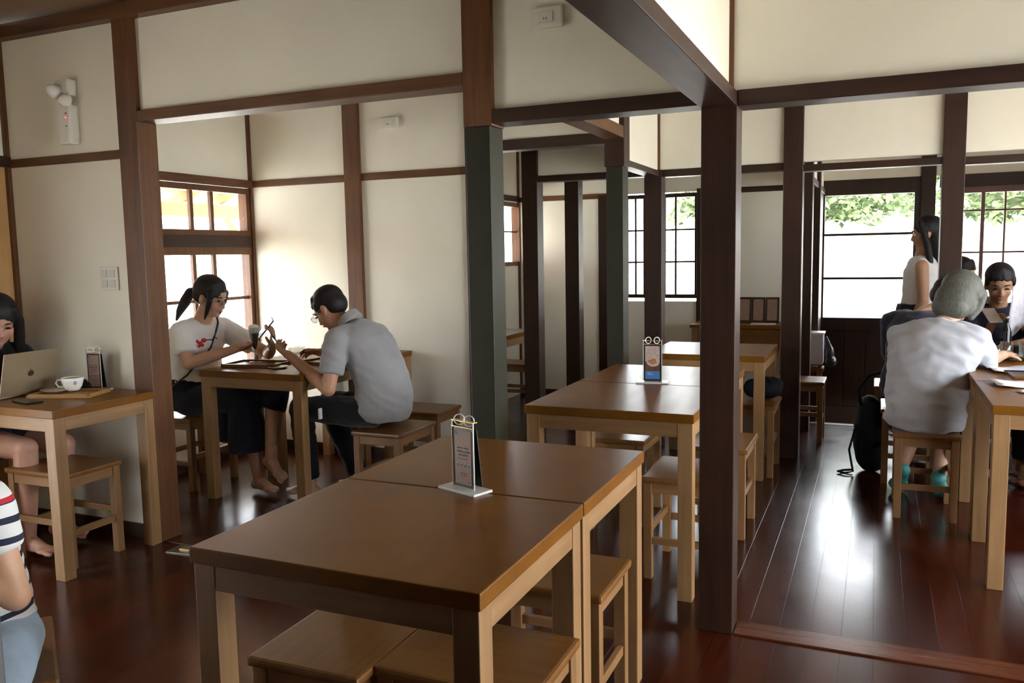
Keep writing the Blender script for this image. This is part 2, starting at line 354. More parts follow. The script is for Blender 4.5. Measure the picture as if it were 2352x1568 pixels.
# entrance door
d1 = bpy.data.objects.new('door_1', None); C.objects.link(d1); d1['kind'] = 'structure'; d1['label'] = 'half glazed wooden entrance door'
YD = 6*G
f = newbm()
for b_ in ((-.05, .045, -.3, 2.0), (.80, .86, -.3, 2.0), (.045, .80, 1.86, 2.0), (.045, .80, .60, .722), (.045, .80, -.3, -.12)):
    box(f, b_[0], b_[1], YD-.04, YD+.03, b_[2], b_[3], .003)
obj('door_frame', f, POST('z'), d1)
f = newbm(); box(f, .045, .80, YD-.008, YD+.01, -.12, .60)
for k in range(4): box(f, .05+k*.1875, .05+k*.1875+.18, YD-.02, YD-.006, -.12, .60, .003)
obj('door_panel', f, POST('z'), d1)
for z in (1.09, 1.497): obj('muntin', B(.045, .80, YD-.02, YD+.012, z-.011, z+.011), POST('x'), d1)
obj('pane', B(.045, .80, YD-.003, YD+.001, .722, 1.86, 0), GL, d1)
obj('door_handle', B(.822, .838, YD-.06, YD-.04, 1.42, 1.55, .003), plain('steel', (.6, .6, .6), .3, metal=1), d1)
# sliding wooden door in the left wall opening
d2 = bpy.data.objects.new('door_2', None); C.objects.link(d2); d2['kind'] = 'structure'; d2['label'] = 'tan wooden sliding door at the left edge'
DW = wood('door_light_wood', (.56, .33, .13), (.42, .23, .085), 'z', .5); DW2 = wood('door_panel_wood', (.40, .19, .075), (.30, .13, .05), 'z', .5)
f = newbm(); box(f, X4-.10, X4-.06, -.17, -.05, 0, 1.862, .003); box(f, X4-.10, X4-.06, -1.25, -1.15, 0, 1.862, .003); box(f, X4-.10, X4-.06, -1.15, -.17, 0, .12, .003)
obj('door_frame', f, DW, d2)
obj('door_jamb', B(X4-.04, X4+.03, -.165, -.046, 0, 1.862, .003), DW, d2)
obj('door_panel', B(X4-.09, X4-.075, -1.15, -.17, .12, 1.862, .002), DW2, d2)
slabs('wall_left_recess', 'outer boards behind the sliding door', [(X4-.26, X4-.22, -1.35, .1, 0, 2.0), (X4-.22, X4-T, -.045, 0, 0, 1.9), (X4-.22, X4-T, -1.35, -1.25, 0, 1.9), (X4-.22, X4-T, -1.3, 0, 1.87, 1.9)], POST('z'))

# ---- eaves + outside
def eaves(label, x0, x1, y0, y1, ax):
    e = bpy.data.objects.new('exterior_eaves', None); C.objects.link(e); e['kind'] = 'structure'; e['label'] = label
    bm = newbm(); box(bm, x0, x1, y0, y1, 2.30, 2.36); obj('roof_board', bm, EAVE(ax), e)
    if ax == 'x':
        y = y0+.1
        while y < y1: obj('rafter', B(x0, x1, y, y+.05, 2.22, 2.30, .002), EAVE('x'), e); y += .45
    else:
        x = x0+.1
        while x < x1: obj('rafter', B(x, x+.05, y0, y1, 2.22, 2.30, .002), EAVE('y'), e); x += .45
    return e
e1 = bpy.data.objects.new('exterior_eaves', None); C.objects.link(e1); e1['kind'] = 'structure'; e1['label'] = 'sloping orange wooden eaves outside the side room window'
SL = Matrix.Translation((X4-.04, 0, 2.27)) @ Matrix.Rotation(math.radians(-18), 4, 'Y')
def sloped(*a):
    m_ = B(*a); m_.transform(SL); return m_
obj('roof_board', sloped(-1.5, 0, -1, 3.6, .06, .09), EAVE('y'), e1)
for k in range(11): obj('rafter', sloped(-1.48, 0, -.9+k*.42, -.85+k*.42, 0, .06), EAVE('x'), e1)
obj('eave_beam', B(X4-1.30, X4-1.20, -1, 3.6, 1.74, 1.85, .003), EAVE('y'), e1)
for y in (1.5, 3.35): obj('eave_post', B(X4-1.30, X4-1.20, y, y+.10, -.42, 1.74, .003), EAVE('z'), e1)
for y0_, y1_ in ((3.38, 2.85), (1.57, 2.15)):
    br = newbm(); tube(br, [(X4-1.25, y0_, 1.25), (X4-1.25, y1_, 1.80)], .045, 6); obj('eave_brace', br, EAVE('z'), e1)
eaves('wooden eaves over the entrance', -.5, 3.6, 6*G+.04, 6*G+.9, 'y')
eaves('wooden eaves outside the small rear window', -3*G-1.0, -3*G-.04, 3.2, 5.2, 'x')
struct('wall_outside_eave', B(-3*G-1.1, -3*G-1.0, 4.15, 5.4, 1.45, 2.3, .01), EAVE('z'), 'orange timber outside the small rear window')
struct('ground', B(-40, 40, -30, 45, -.5, -.42, 0), plain('pale_gravel', (.62, .60, .55), .9, noise=.08, nscale=3), 'pale sunlit ground outside')
gw = newbm(); box(gw, -9, 12, 13.0, 13.2, -.42, 1.72)
struct('wall_garden', gw, plain('garden_wall', (.80, .79, .76), .9), 'pale sunlit garden wall outside')

def tree(label, c, r, h0, h1, n, seed, group='trees outside'):
    rnd = random.Random(seed); t = thing('tree', label, 'tree', (c[0], c[1], -.42), 0, group)
    tb = newbm(); tube(tb, [(0, 0, 0), (.05, .02, h0*.6), (0, .05, h0+.4), (.1, 0, h1*.7)], [.16, .13, .10, .05], 8)
    for k in range(6):
        a = k*1.05; tube(tb, [(0, 0, h0*.9), (r*.6*math.cos(a), r*.6*math.sin(a), h0+.9+.2*k)], [.06, .02], 6)
    obj('trunk', tb, plain('bark', (.20, .14, .09), .9, noise=.3), t)
    lb = newbm()
    for i in range(n):
        a = rnd.uniform(0, 6.283); q = r*math.sqrt(rnd.random()); z = rnd.uniform(h0, h1) + .18*math.sin(a*5)+.1*math.sin(q*9)
        zz = 1-abs((z-(h0+h1)/2)/((h1-h0)/2+.25)); q *= max(.25, min(1, zz*2.2)) if z > (h0+h1)/2 else 1
        p = V((q*math.cos(a), q*math.sin(a), z)); s = rnd.uniform(.08, .15)
        q1 = Euler((rnd.uniform(-.9, .9), rnd.uniform(-.9, .9), rnd.uniform(0, 6.3))).to_matrix()
        vs4 = [lb.verts.new(p+q1 @ V(u)*s) for u in ((-1, 0, 0), (0, -.45, .1), (1, 0, 0), (0, .45, .1))]; lb.faces.new(vs4)
    lm = plain('leaf_green', (.115, .165, .070), .8, noise=.35, nscale=8)
    p_ = lm.node_tree.nodes['Principled BSDF']; p_.inputs['Transmission Weight'].default_value = 0
    obj('foliage', lb, lm, t); return t
tree('leafy tree seen through the top of the entrance door', (-.85, 11.6), 1.95, 2.44, 2.95, 4200, 1)
tree('leafy tree seen through the right rear window', (3.05, 11.3), 1.8, 2.38, 2.9, 4200, 2)

# ================================================================== FURNITURE
def make_table(name, label, x0, x1, y0, y1, group, h=.75, ap='x'):
    cx, cy_ = (x0+x1)/2, (y0+y1)/2; a = (x1-x0)/2; b = (y1-y0)/2
    t = thing(name, label, 'table', (cx, cy_, 0), 0, group)
    obj('tabletop', B(-a, a, -b, b, h-.036, h, .0035), TAB('y'), t)
    lw = .058; i = .006
    for sx in (-1, 1):
        for sy in (-1, 1):
            X0 = sx*(a-i); X1 = sx*(a-i-lw); Y0 = sy*(b-i); Y1 = sy*(b-i-lw)
            obj('leg', B(min(X0, X1), max(X0, X1), min(Y0, Y1), max(Y0, Y1), 0, h-.036, .003), LEG('z'), t)
    for s in (-1, 1):
        y_ = s*(b-i-.012); obj('apron', B(-a+i+lw, a-i-lw, y_-.010, y_+.010, h-.036-.058, h-.036, .001), LEG('x'), t)
        x_ = s*(a-i-.012); obj('apron', B(x_-.010, x_+.010, -b+i+lw, b-i-lw, h-.036-.058, h-.036, .001), LEG('y'), t)
    return t
TG = 'brown wooden cafe tables'
make_table('cafe_table', 'brown wooden table nearest the viewer with an empty top', -.861, -.153, -1.661, -1.066, TG)
make_table('cafe_table', 'brown wooden table carrying the ringed menu stand, behind the nearest table', -.861, -.153, -1.060, -.470, TG)
make_table('cafe_table', 'wooden table just left of the big dark pillar', -.825, -.122, .155, .840, TG)
make_table('cafe_table', 'wooden table holding the food photo menu stand', -.825, -.122, .846, 1.49, TG)
make_table('cafe_table', 'wooden table with a shining top before the rear window wall', -.80, -.082, 2.03, 2.72, TG)
make_table('cafe_table', 'wooden table with laptop and white cup against the left wall', -3.37, -2.665, -.60, -.05, TG)
make_table('cafe_table', 'wooden table between the woman in white and the man in grey', -3.02, -2.31, .600, 1.190, TG)
make_table('cafe_table', 'wooden table against the wall beyond the couple', -3.02, -2.31, 1.196, 1.775, TG)
make_table('cafe_table', 'wooden table nearest at the right edge with papers', .935, 1.645, .715, 1.380, TG)
make_table('cafe_table', 'wooden table with plates beside the grey haired woman', .935, 1.645, 1.386, 2.045, TG)
make_table('cafe_table', 'far table of the right row holding bottles and glasses', .935, 1.645, 2.051, 2.62, TG)
make_table('cafe_table', 'wooden table in the rear room seen past the near green pillar', -2.68, -2.095, 2.72, 3.42, TG)

def make_stool():
    t = thing('wooden_stool', 'x', 'stool')
    a, b, h = .155, .20, .44
    s = B(-a, a, -b, b, h-.024, h, .009); obj('seat', s, STL('y'), t)
    lw = .036; i = .010
    for sx in (-1, 1):
        for sy in (-1, 1):
            X0 = sx*(a-i); X1 = sx*(a-i-lw); Y0 = sy*(b-i); Y1 = sy*(b-i-lw)
            obj('leg', B(min(X0, X1), max(X0, X1), min(Y0, Y1), max(Y0, Y1), 0, h-.024, .003), LEGS('z'), t)
    for s in (-1, 1):
        y_ = s*(b-i-.015); obj('apron', B(-a+i+lw, a-i-lw, y_-.009, y_+.009, h-.024-.045, h-.024, .001), LEGS('x'), t)
        x_ = s*(a-i-.015); obj('apron', B(x_-.009, x_+.009, -b+i+lw, b-i-lw, h-.024-.045, h-.024, .001), LEGS('y'), t)
        obj('stretcher', B(-a+i+lw, a-i-lw, y_-.009, y_+.009, .15, .18, .002), LEGS('x'), t)
        x2 = s*(a-i-.018); obj('stretcher', B(x2-.009, x2+.009, -b+i+lw, b-i-lw, .19, .22, .002), LEGS('y'), t)
    return t
LEGS = lambda a='z': wood('stool_leg_wood', (.29, .150, .058), (.19, .092, .033), a, rough=.4, grain=8)
stool0 = make_stool(); used = [False]
SG = 'low wooden stools'
def stool(label, x, y, rz=0):
    if not used[0]:
        used[0] = True; stool0.location = (x, y, 0); stool0.rotation_euler = (0, 0, rz); stool0['label'] = label; stool0['group'] = SG; return stool0
    return dup(stool0, (x, y, 0), rz, label, SG)
Q = math.pi/2
stool('wooden stool pushed under the nearest table, left one', -.69, -1.325, .02)
stool('wooden stool under the near right leg of the nearest table', -.335, -1.30, Q)
stool('wooden stool under the table with the ringed menu stand, right side', -.36, -.745, Q)
stool('wooden stool beside the big dark pillar under the second table', -.225, .53)
stool('wooden stool on the left behind the second table', -.68, 1.17)
stool('wooden stool right behind the big dark pillar', -.185, 1.145)
stool('wooden stool holding the black bag', -.185, 2.315)
stool('wooden stool shining white in front of the entrance post', -.01, 3.31, Q)
stool('empty wooden stool under the laptop table', -2.95, -.345, Q)
stool('wooden stool under the woman in the white t-shirt', -3.325, .86)
stool('wooden stool under the man in the grey shirt', -1.92, .90)
stool('empty wooden stool behind the man by the wall', -2.065, 1.455, Q)
stool('wooden stool under the grey haired woman', .755, 1.76)
stool('wooden stool under the dark clothed person behind the grey haired woman', .70, 2.42)
stool('wooden stool with glaring seat beyond the backpack', .66, 3.30)
stool('wooden stool under the child in the striped shirt', -1.417, -1.773, .95)
stool('wooden stool by the rear room table past the near green pillar', -2.36, 3.62, Q)
stool('wooden stool under the woman with the laptop', -3.53, -.62)
# rear counter with menu boards
rc = thing('wooden_counter', 'wooden counter against the rear wall carrying three framed menus', 'counter', (-.55, 4.30, 0))
obj('countertop', B(-.40, .40, -.19, .19, .72, .75, .003), TAB('x'), rc); obj('front_board', B(-.38, .38, -.17, -.15, .55, .72, .002), STL('x'), rc)
for sx in (-1, 1):
    for sy in (-1, 1): obj('leg', B(sx*.36-.025, sx*.36+.025, sy*.15-.025, sy*.15+.025, 0, .72, .002), LEG('z'), rc)
for k, (x, lb) in enumerate(((-.535, 'framed brown menu, left of three on the rear counter'), (-.42, 'framed brown menu, middle of three on the rear counter'), (-.305, 'framed brown menu, right of three on the rear counter'))):
    mt = thing('framed_menu', lb, 'menu', (x, 4.40, .75), 0, 'framed menus on the rear counter')
    fb = newbm()
    for q in ((-.055, .055, 0, .018), (-.055, .055, .20, .218), (-.055, -.043, .018, .20), (.043, .055, .018, .20)): box(fb, q[0], q[1], -.008, .008, q[2], q[3], .001)
    obj('frame', fb, POST('z'), mt); obj('card', B(-.043, .043, -.003, .003, .018, .20, 0), plain('menu_brown', (.28, .17, .12), .6, noise=.15, nscale=25), mt)
    mt.rotation_euler = (math.radians(-8), 0, 0)
obj_ = tag(obj('paper_sheet', B(-.10, .10, -.07, .07, 0, .004, .001), plain('cream_paper', (.75, .70, .58), .8)), 'cream sheet lying on the rear counter before the framed menus', 'paper'); obj_.location = (-.36, 4.24, .7505)

# ================================================================== PEOPLE
def soft(bm, voxel, it=4):
    """fuse overlapping closed pieces into one continuous surface"""
    me = bpy.data.meshes.new('tmp'); bm.to_mesh(me); bm.free()
    o = bpy.data.objects.new('tmp', me); C.objects.link(o)
    md = o.modifiers.new('r', 'REMESH'); md.mode = 'VOXEL'; md.voxel_size = voxel; md.use_smooth_shade = True
    sm = o.modifiers.new('s', 'SMOOTH'); sm.factor = .5; sm.iterations = it
    dg = bpy.context.evaluated_depsgraph_get(); dg.update()
    res = bpy.data.meshes.new_from_object(o.evaluated_get(dg)); bpy.data.objects.remove(o); bpy.data.meshes.remove(me)
    return res
def wrinkle(me, amp, fx=7.0, seed=0.0):
    from mathutils import noise
    me.update(); nv = [v.normal.copy() for v in me.vertices]
    for v, n in zip(me.vertices, nv):
        c = v.co; a = noise.noise(V((c.x*fx+seed, c.y*fx, (c.z+.35*c.x+.2*c.y)*fx*2.2))); a2 = noise.noise(V((c.x*fx*2.1, c.y*fx*2.1+seed, c.z*fx*1.6)))
        v.co = c + n*amp*((1-abs(a)*3.2)*.8+a2*.7)
    me.update(); return me
def ell(bm, c, rx, ry, rz, M=None, seg=16):
    b = bmesh.new(); bmesh.ops.create_uvsphere(b, u_segments=seg, v_segments=max(8, seg//2+2), radius=1)
    M = M or Matrix.Identity(3)
    for v in b.verts: v.co = V(c)+M @ V((v.co.x*rx, v.co.y*ry, v.co.z*rz))
    merge(bm, b)
def cone(bm, p0, r0, p1, r1, flat0=False, flat1=False, seg=16):
    p0 = V(p0); p1 = V(p1); d = p1-p0; L = d.length; d.normalize(); pts = []; rs = []
    if not flat0:
        for a in (80, 55, 30): pts.append(p0-d*r0*math.sin(math.radians(a))); rs.append(r0*math.cos(math.radians(a)))
    pts.append(p0); rs.append(r0); pts.append(p1); rs.append(r1)
    if not flat1:
        for a in (30, 55, 80): pts.append(p1+d*r1*math.sin(math.radians(a))); rs.append(r1*math.cos(math.radians(a)))
    b = bmesh.new(); tube(b, pts, rs, seg); merge(bm, b)
def limb(bm, pts, rs, flat_end=False):
    for i in range(len(pts)-1): cone(bm, pts[i], rs[i], pts[i+1], rs[i+1], False, flat_end and i == len(pts)-2)
def rings(bm, R, seg=24):
    """loft of ellipses: each (centre, side vector, front vector, half width, half depth)"""
    rr = []
    for c, sv, fv, a, b_ in R:
        c = V(c); rr.append([bm.verts.new(c+V(sv)*a*math.cos(2*math.pi*k/seg)+V(fv)*b_*math.sin(2*math.pi*k/seg)) for k in range(seg)])
    for a, b_ in zip(rr, rr[1:]):
        for k in range(seg): bm.faces.new((a[k], a[(k+1) % seg], b_[(k+1) % seg], b_[k]))
    bm.faces.new(rr[0][::-1]); bm.faces.new(rr[-1]); bmesh.ops.recalc_face_normals(bm, faces=bm.faces[:])
def frame3(f, u):
    f = V(f).normalized(); s = V(u).cross(f).normalized(); u = f.cross(s).normalized()
    return f, s, u          # front, left, up
def hmat(f, u):
    f, s, u = frame3(f, u); return Matrix((f, s, u)).transposed()
def hand(bm, w, d, n, side, curl=.5, k=1.0, spread=1.0):
    """palm plus five jointed fingers. w wrist, d finger direction, n palm normal, side: +1/-1 thumb side"""
    w = V(w); d = V(d).normalized(); n = (V(n)-d*V(n).dot(d)).normalized(); t = d.cross(n)*side
    M = Matrix((d, t, n)).transposed()
    ell(bm, w+d*.045*k, .050*k, .038*k, .017*k, M, 14)
    cone(bm, w-d*.01*k, .025*k, w+d*.03*k, .024*k)
    fl = (.066, .074, .070, .056)
    for i in range(4):
        o = (.028, .010, -.010, -.027)[i]*k
        p = w+d*.080*k+t*o; a = 0.0; dd = (d+t*((.10, .03, -.04, -.12)[i])*spread).normalized(); ax = dd.cross(n)
        r = .0088*k
        for j, q in enumerate((.46, .30, .24)):
            a += curl*(.75, 1.0, .8)[j]
            di = dd*math.cos(a)+n*math.sin(a); p2 = p+di*fl[i]*q*k
            cone(bm, p, r, p2, r*.93, seg=10); p = p2; r *= .93
    p = w+d*.022*k+t*.026*k; a = (d*.62+t*.68+n*.35).normalized(); p2 = p+a*.040*k; cone(bm, p, .0115*k, p2, .0105*k, seg=10)
    a2 = (d*.85+t*.25+n*.45).normalized(); cone(bm, p2, .0100*k, p2+a2*.030*k, .0085*k, seg=10)
def foot(bm, ank, fd, dn=(0, 0, -1), k=1.0, shoe=False):
    ank = V(ank); fd = V(fd).normalized(); dn = V(dn).normalized(); sd = fd.cross(dn).normalized(); M = Matrix((fd, sd, dn)).transposed()
    h = .062*k
    cone(bm, ank-dn*.05*k, .034*k, ank+dn*.02*k, .036*k); ell(bm, ank+dn*(h-.026*k)-fd*.030*k, .036*k, .031*k, .030*k, M)
    cone(bm, ank+dn*.012*k, .034*k, ank+fd*.125*k+dn*(h-.016*k), .022*k)
    ell(bm, ank+fd*.115*k+dn*(h-.018*k), .050*k, .043*k, .019*k, M); ell(bm, ank+fd*.04*k+dn*(h-.02*k), .08*k, .030*k, .020*k, M)
    if shoe: ell(bm, ank+fd*.160*k+dn*(h-.018*k), .045*k, .036*k, .020*k, M)
    else:
        for i in range(5):
            b0 = ank+fd*(.150-.008*i)*k+sd*(-.030+.0155*i)*k+dn*(h-.013*k); r = (.0125, .009, .0085, .008, .0075)[i]*k
            cone(bm, b0, r, b0+fd*(.030-.003*i)*k, r*.9, seg=8)
def headparts(bm, c, f, u, k=1.0):
    M = hmat(f, u); c = V(c)
    def E(p, a, b_, d_, seg=18): ell(bm, c+M @ V(p)*k, a*k, b_*k, d_*k, M, seg)
    E((-.010, 0, .032), .098, .076, .090, 24); E((.022, 0, -.028), .066, .060, .086, 20); E((.032, 0, -.080), .038, .040, .028)
    E((.056, .032, -.030), .028, .026, .030); E((.056, -.032, -.030), .028, .026, .030)
    cone(bm, c+M @ V((.080, .028, .022))*k, .011*k, c+M @ V((.080, -.028, .022))*k, .011*k, seg=10)
    cone(bm, c+M @ V((.084, 0, .008))*k, .008*k, c+M @ V((.101, 0, -.030))*k, .0115*k, seg=10)
    E((.090, .012, -.034), .011, .010, .008, 10); E((.090, -.012, -.034), .011, .010, .008, 10)
    E((.083, 0, -.052), .010, .022, .006, 12); E((.081, 0, -.062), .011, .019, .0065, 12); E((.064, 0, -.090), .018, .020, .016, 12)
    for s in (-1, 1):
        E((-.004, s*.077, -.008), .018, .007, .032, 12); E((.002, s*.074, -.032), .010, .008, .012, 10)
    return M
SKIN = {}
def skin(name='skin', col=(.52, .30, .20)):
    m = plain(name, col, rough=.5, spec=.4, noise=.06, nscale=18)
    p = m.node_tree.nodes['Principled BSDF']; p.inputs['Subsurface Weight'].default_value = .12; p.inputs['Subsurface Scale'].default_value = .01
    p.inputs['Subsurface Radius'].default_value = (1, .35, .2); return m
def cloth(name, col, noise=.08, bump=.35, nscale=9, rough=.85): return plain(name, col, rough=rough, spec=.2, noise=noise, bump=bump, nscale=nscale, sheen=.2)
def hairm(name, col):
    if name in MATS: return MATS[name]
    m, t, p = nt(name); N = t.nodes; L = t.links; tc = N.new('ShaderNodeTexCoord'); mp = N.new('ShaderNodeMapping'); mp.inputs['Scale'].default_value = (90, 90, 9)
    n = N.new('ShaderNodeTexNoise'); n.inputs['Scale'].default_value = 2; n.inputs['Detail'].default_value = 4; L.new(tc.outputs['Object'], mp.inputs['Vector']); L.new(mp.outputs['Vector'], n.inputs['Vector'])
    r = N.new('ShaderNodeValToRGB'); r.color_ramp.elements[0].color = (*[c*.75 for c in col], 1); r.color_ramp.elements[1].color = (*[c*1.35 for c in col], 1)
    r.color_ramp.elements[0].position = .35; r.color_ramp.elements[1].position = .65
    L.new(n.outputs['Fac'], r.inputs['Fac']); L.new(r.outputs['Color'], p.inputs['Base Color']); p.inputs['Roughness'].default_value = .58; p.inputs['Specular IOR Level'].default_value = .25
    b = N.new('ShaderNodeBump'); b.inputs['Strength'].default_value = .35; b.inputs['Distance'].default_value = .002; L.new(n.outputs['Fac'], b.inputs['Height']); L.new(b.outputs['Normal'], p.inputs['Normal'])
    MATS[name] = m; return m
def face_bits(root, c, M, k=1.0, closed=False, brow=(.02, .015, .012)):
    c = V(c); wm = plain('eye_white', (.75, .73, .70), .3); dm = plain('eye_dark', (.015, .012, .010), .2)
    for s in (-1, 1):
        e = newbm(); ell(e, c+M @ V((.0835, s*.031, .003))*k, .010*k, .0135*k, (.004 if closed else .0075)*k, M, 12); obj('eye', e, dm if closed else wm, root, True)
        if not closed:
            e = newbm(); ell(e, c+M @ V((.0905, s*.031, .003))*k, .004*k, .006*k, .006*k, M, 10); obj('iris', e, dm, root, True)
        e = newbm(); tube(e, [c+M @ V(p)*k for p in ((.092, s*.016, .026), (.092, s*.032, .031), (.082, s*.048, .027))], [.0025*k, .004*k, .002*k], 8); obj('eyebrow', e, plain('brow', brow, .8), root, True)
    e = newbm(); ell(e, c+M @ V((.0925, 0, -.0565))*k, .0035*k, .020*k, .0045*k, M, 12); obj('lips', e, plain('lips', (.42, .16, .13), .5), root, True)
def glasses(root, c, M, k=1.0):
    c = V(c); b = newbm()
    for s in (-1, 1):
        pts = [c+M @ V((.108, s*.033+.024*math.cos(a), .002+.018*math.sin(a)))*k for a in [i*2*math.pi/18 for i in range(19)]]; tube(b, pts, .0014, 6, False)
        tube(b, [c+M @ V((.108, s*.057, .006))*k, c+M @ V((.060, s*.080, .006))*k, c+M @ V((-.005, s*.086, .004))*k], .0013, 6)
    tube(b, [c+M @ V((.108, -.009, .006))*k, c+M @ V((.110, .0, .009))*k, c+M @ V((.108, .009, .006))*k], .0014, 6)
    g = obj('glasses', b, plain('glasses_metal', (.35, .33, .30), .3, metal=.8), root, True)
    lb = newbm()
    for s in (-1, 1): ell(lb, c+M @ V((.108, s*.033, .002))*k, .0008*k, .023*k, .017*k, M, 14)
    obj('lens', lb, glass_mat('lens_glass', (.93, .95, .96), .10), g, True)

def torso(bm, hip, sh, neck, f, W, off=0, bulge=.03, belly=1.0, z0=None):
    """curved trunk from the hips to the neck base. W=(hip,waist,chest,shoulder half widths)"""
    hip = V(hip); sh = V(sh); neck = V(neck); f = V(f).normalized()
    mid = (hip+sh)/2-f*bulge
    def bez(t): return hip*(1-t)**2+mid*2*t*(1-t)+sh*t**2
    prof = ((-.10, W[0]*.86, .105), (0, W[0], .120), (.18, W[0]*.96, .118*belly), (.38, W[1], .108*belly), (.62, W[2], .112), (.82, W[2]*1.04, .108), (.95, W[3]*.98, .085), (1.04, W[3]*.72, .066))
    R = []
    for t, a, b_ in prof:
        p = bez(t) if t >= 0 else hip+(hip-bez(.1)).normalized()*abs(t)*(sh-hip).length
        tt = min(max(t, 0), 1); d = ((mid-hip)*(1-tt)+(sh-mid)*tt).normalized(); s = d.cross(f).normalized(); ff = s.cross(d).normalized()
        R.append((p, s, ff, a+off, b_+off))
    d = (neck-sh); R.append((sh+d*.55, R[-1][1], R[-1][2], .062+off*.7, .060+off*.7))
    rings(bm, R)

def arm_pts(sh, el, wr): return [V(sh), V(el), V(wr)]

def person(label, J, mats, W=(.165, .135, .150, .165), k=1.0, vox=.008, voxc=.011, sleeve=.62, loose=.016, legs='pants', belly=1.0, bulge=.04, hands=True, group=None, face=True, closed=True, hair=None, shoes=None, name='person', legr=(.078, .055, .040), cuffr=None, wr=.0045):
    base = J['hip']; t = thing(name, label, 'person', (base[0], base[1], 0), 0, group)
    inv = Matrix.Translation((-base[0], -base[1], 0))
    def add(nm, me, m, parent=t):
        me2 = me; 
        if isinstance(me, bmesh.types.BMesh): me2 = bpy.data.meshes.new(nm); me.to_mesh(me2); me.free()
        me2.transform(inv); return obj(nm, me2, m, parent, True)
    f = V(J['f']).normalized(); neck = V(J['neck']); sh = V(J['sh']); hip = V(J['hip'])
    b = newbm(); torso(b, hip, sh, neck, f, W, -.012, bulge, belly)
    cone(b, sh+(neck-sh)*.3, .055*k, V(J['head'])+(V(J['hu'])*-.05*k), .050*k)
    hm = headparts(b, J['head'], J['hf'], J['hu'], k)
    for s in 'RL':
        if 'sh'+s not in J: continue
        S, E_, Wr = V(J['sh'+s]), V(J['el'+s]), V(J['wr'+s])
        limb(b, [S, S.lerp(E_, .5), E_, E_.lerp(Wr, .35), Wr], [.046*k, .043*k, .037*k, .038*k, .026*k])
        if 'hd'+s in J:
            hd, hn, hs, cu = J['hd'+s]; hand(b, Wr, hd, hn, hs, cu, k)
    for s in 'RL':
        if 'kn'+s not in J: continue
        Hj = V(J['hj'+s]); K = V(J['kn'+s]); A = V(J['an'+s])
        limb(b, [Hj, K], [.075*k, .054*k]); limb(b, [K, K.lerp(A, .35)+(K-A).cross(f.cross(V((0, 0, 1)))).normalized()*0, A], [.052*k, .053*k, .034*k])
        if 'ft'+s in J: foot(b, A, J['ft'+s][0], J['ft'+s][1] if len(J['ft'+s]) > 1 else (0, 0, -1), k, False)
    body = add('body', soft(b, vox, 3), mats['skin'])
    # shirt
    if 'shirt' in mats:
        b = newbm(); torso(b, hip+(sh-hip)*J.get('hem', 0), sh, neck, f, W, loose, bulge, belly)
        for s in 'RL':
            if 'sh'+s not in J: continue
            S, E_, Wr = V(J['sh'+s]), V(J['el'+s]), V(J['wr'+s]); r0 = .060*k+loose*.6
            if sleeve < .1: cone(b, sh.lerp(S, .3), .055, S-(S-sh)*.25, .052); continue
            cone(b, sh.lerp(S, .45), r0, S, r0)
            if sleeve <= 1: cone(b, S, r0, S.lerp(E_, sleeve), .052*k+loose*.7, False, True)
            else:
                cone(b, S, r0, E_, .050*k+loose*.6); cone(b, E_, .050*k+loose*.6, E_.lerp(Wr, sleeve-1), .038*k+loose*.6, False, True)
        shirt_o = add('shirt', wrinkle(soft(b, voxc, 3), wr, 7.0, hip.x*9), mats['shirt'])
    if legs == 'pants' and 'pants' in mats:
        b = newbm(); rings(b, [(hip+V((0, 0, .10)), f.cross(V((0, 0, 1))), f, W[0]*.97, .125), (hip, f.cross(V((0, 0, 1))), f, W[0]+.012, .135), (hip-V((0, 0, .055)), f.cross(V((0, 0, 1))), f, W[0]*.95, .125)])
        for s in 'RL':
            if 'kn'+s not in J: continue
            Hj = V(J['hj'+s]); K = V(J['kn'+s]); A = V(J['an'+s]); pl = J.get('cuff', .93)
            th = J.get('thigh', 1); cone(b, Hj, .092*k, Hj.lerp(K, th), (.092-.022*th)*k, False, th < 1)
            if pl > 0: cone(b, K, .070*k, K.lerp(A, pl), cuffr or .056*k, False, True)
        add('trousers', wrinkle(soft(b, voxc, 3), .005, 7.0), mats['pants'])
    if hair: hair(add, V(J['head']), hm, k, mats['hair'])
    if face:
        M = hm
        class R_: pass
        root = bpy.data.objects.new('face', None)
        n0 = len(t.children); face_bits(t, V(J['head'])-V((base[0], base[1], 0)), M, k, closed)
        bpy.data.objects.remove(root)
    if shoes:
        for s in 'RL':
            if 'ft'+s in J:
                b = newbm(); A = V(J['an'+s]); fd = V(J['ft'+s][0]).normalized(); dn = V(J['ft'+s][1]) if len(J['ft'+s]) > 1 else V((0, 0, -1))
                M = Matrix((fd, fd.cross(dn).normalized(), dn)).transposed(); h = .062*k
                ell(b, A+dn*(h-.020*k)-fd*.028*k, .046*k, .040*k, .036*k, M); ell(b, A+fd*.06*k+dn*(h-.012*k), .10*k, .040*k, .024*k, M); ell(b, A+fd*.125*k+dn*(h-.014*k), .068*k, .052*k, .028*k, M)
                add('shoe', soft(b, .009, 2), shoes)
    return t, hm, add

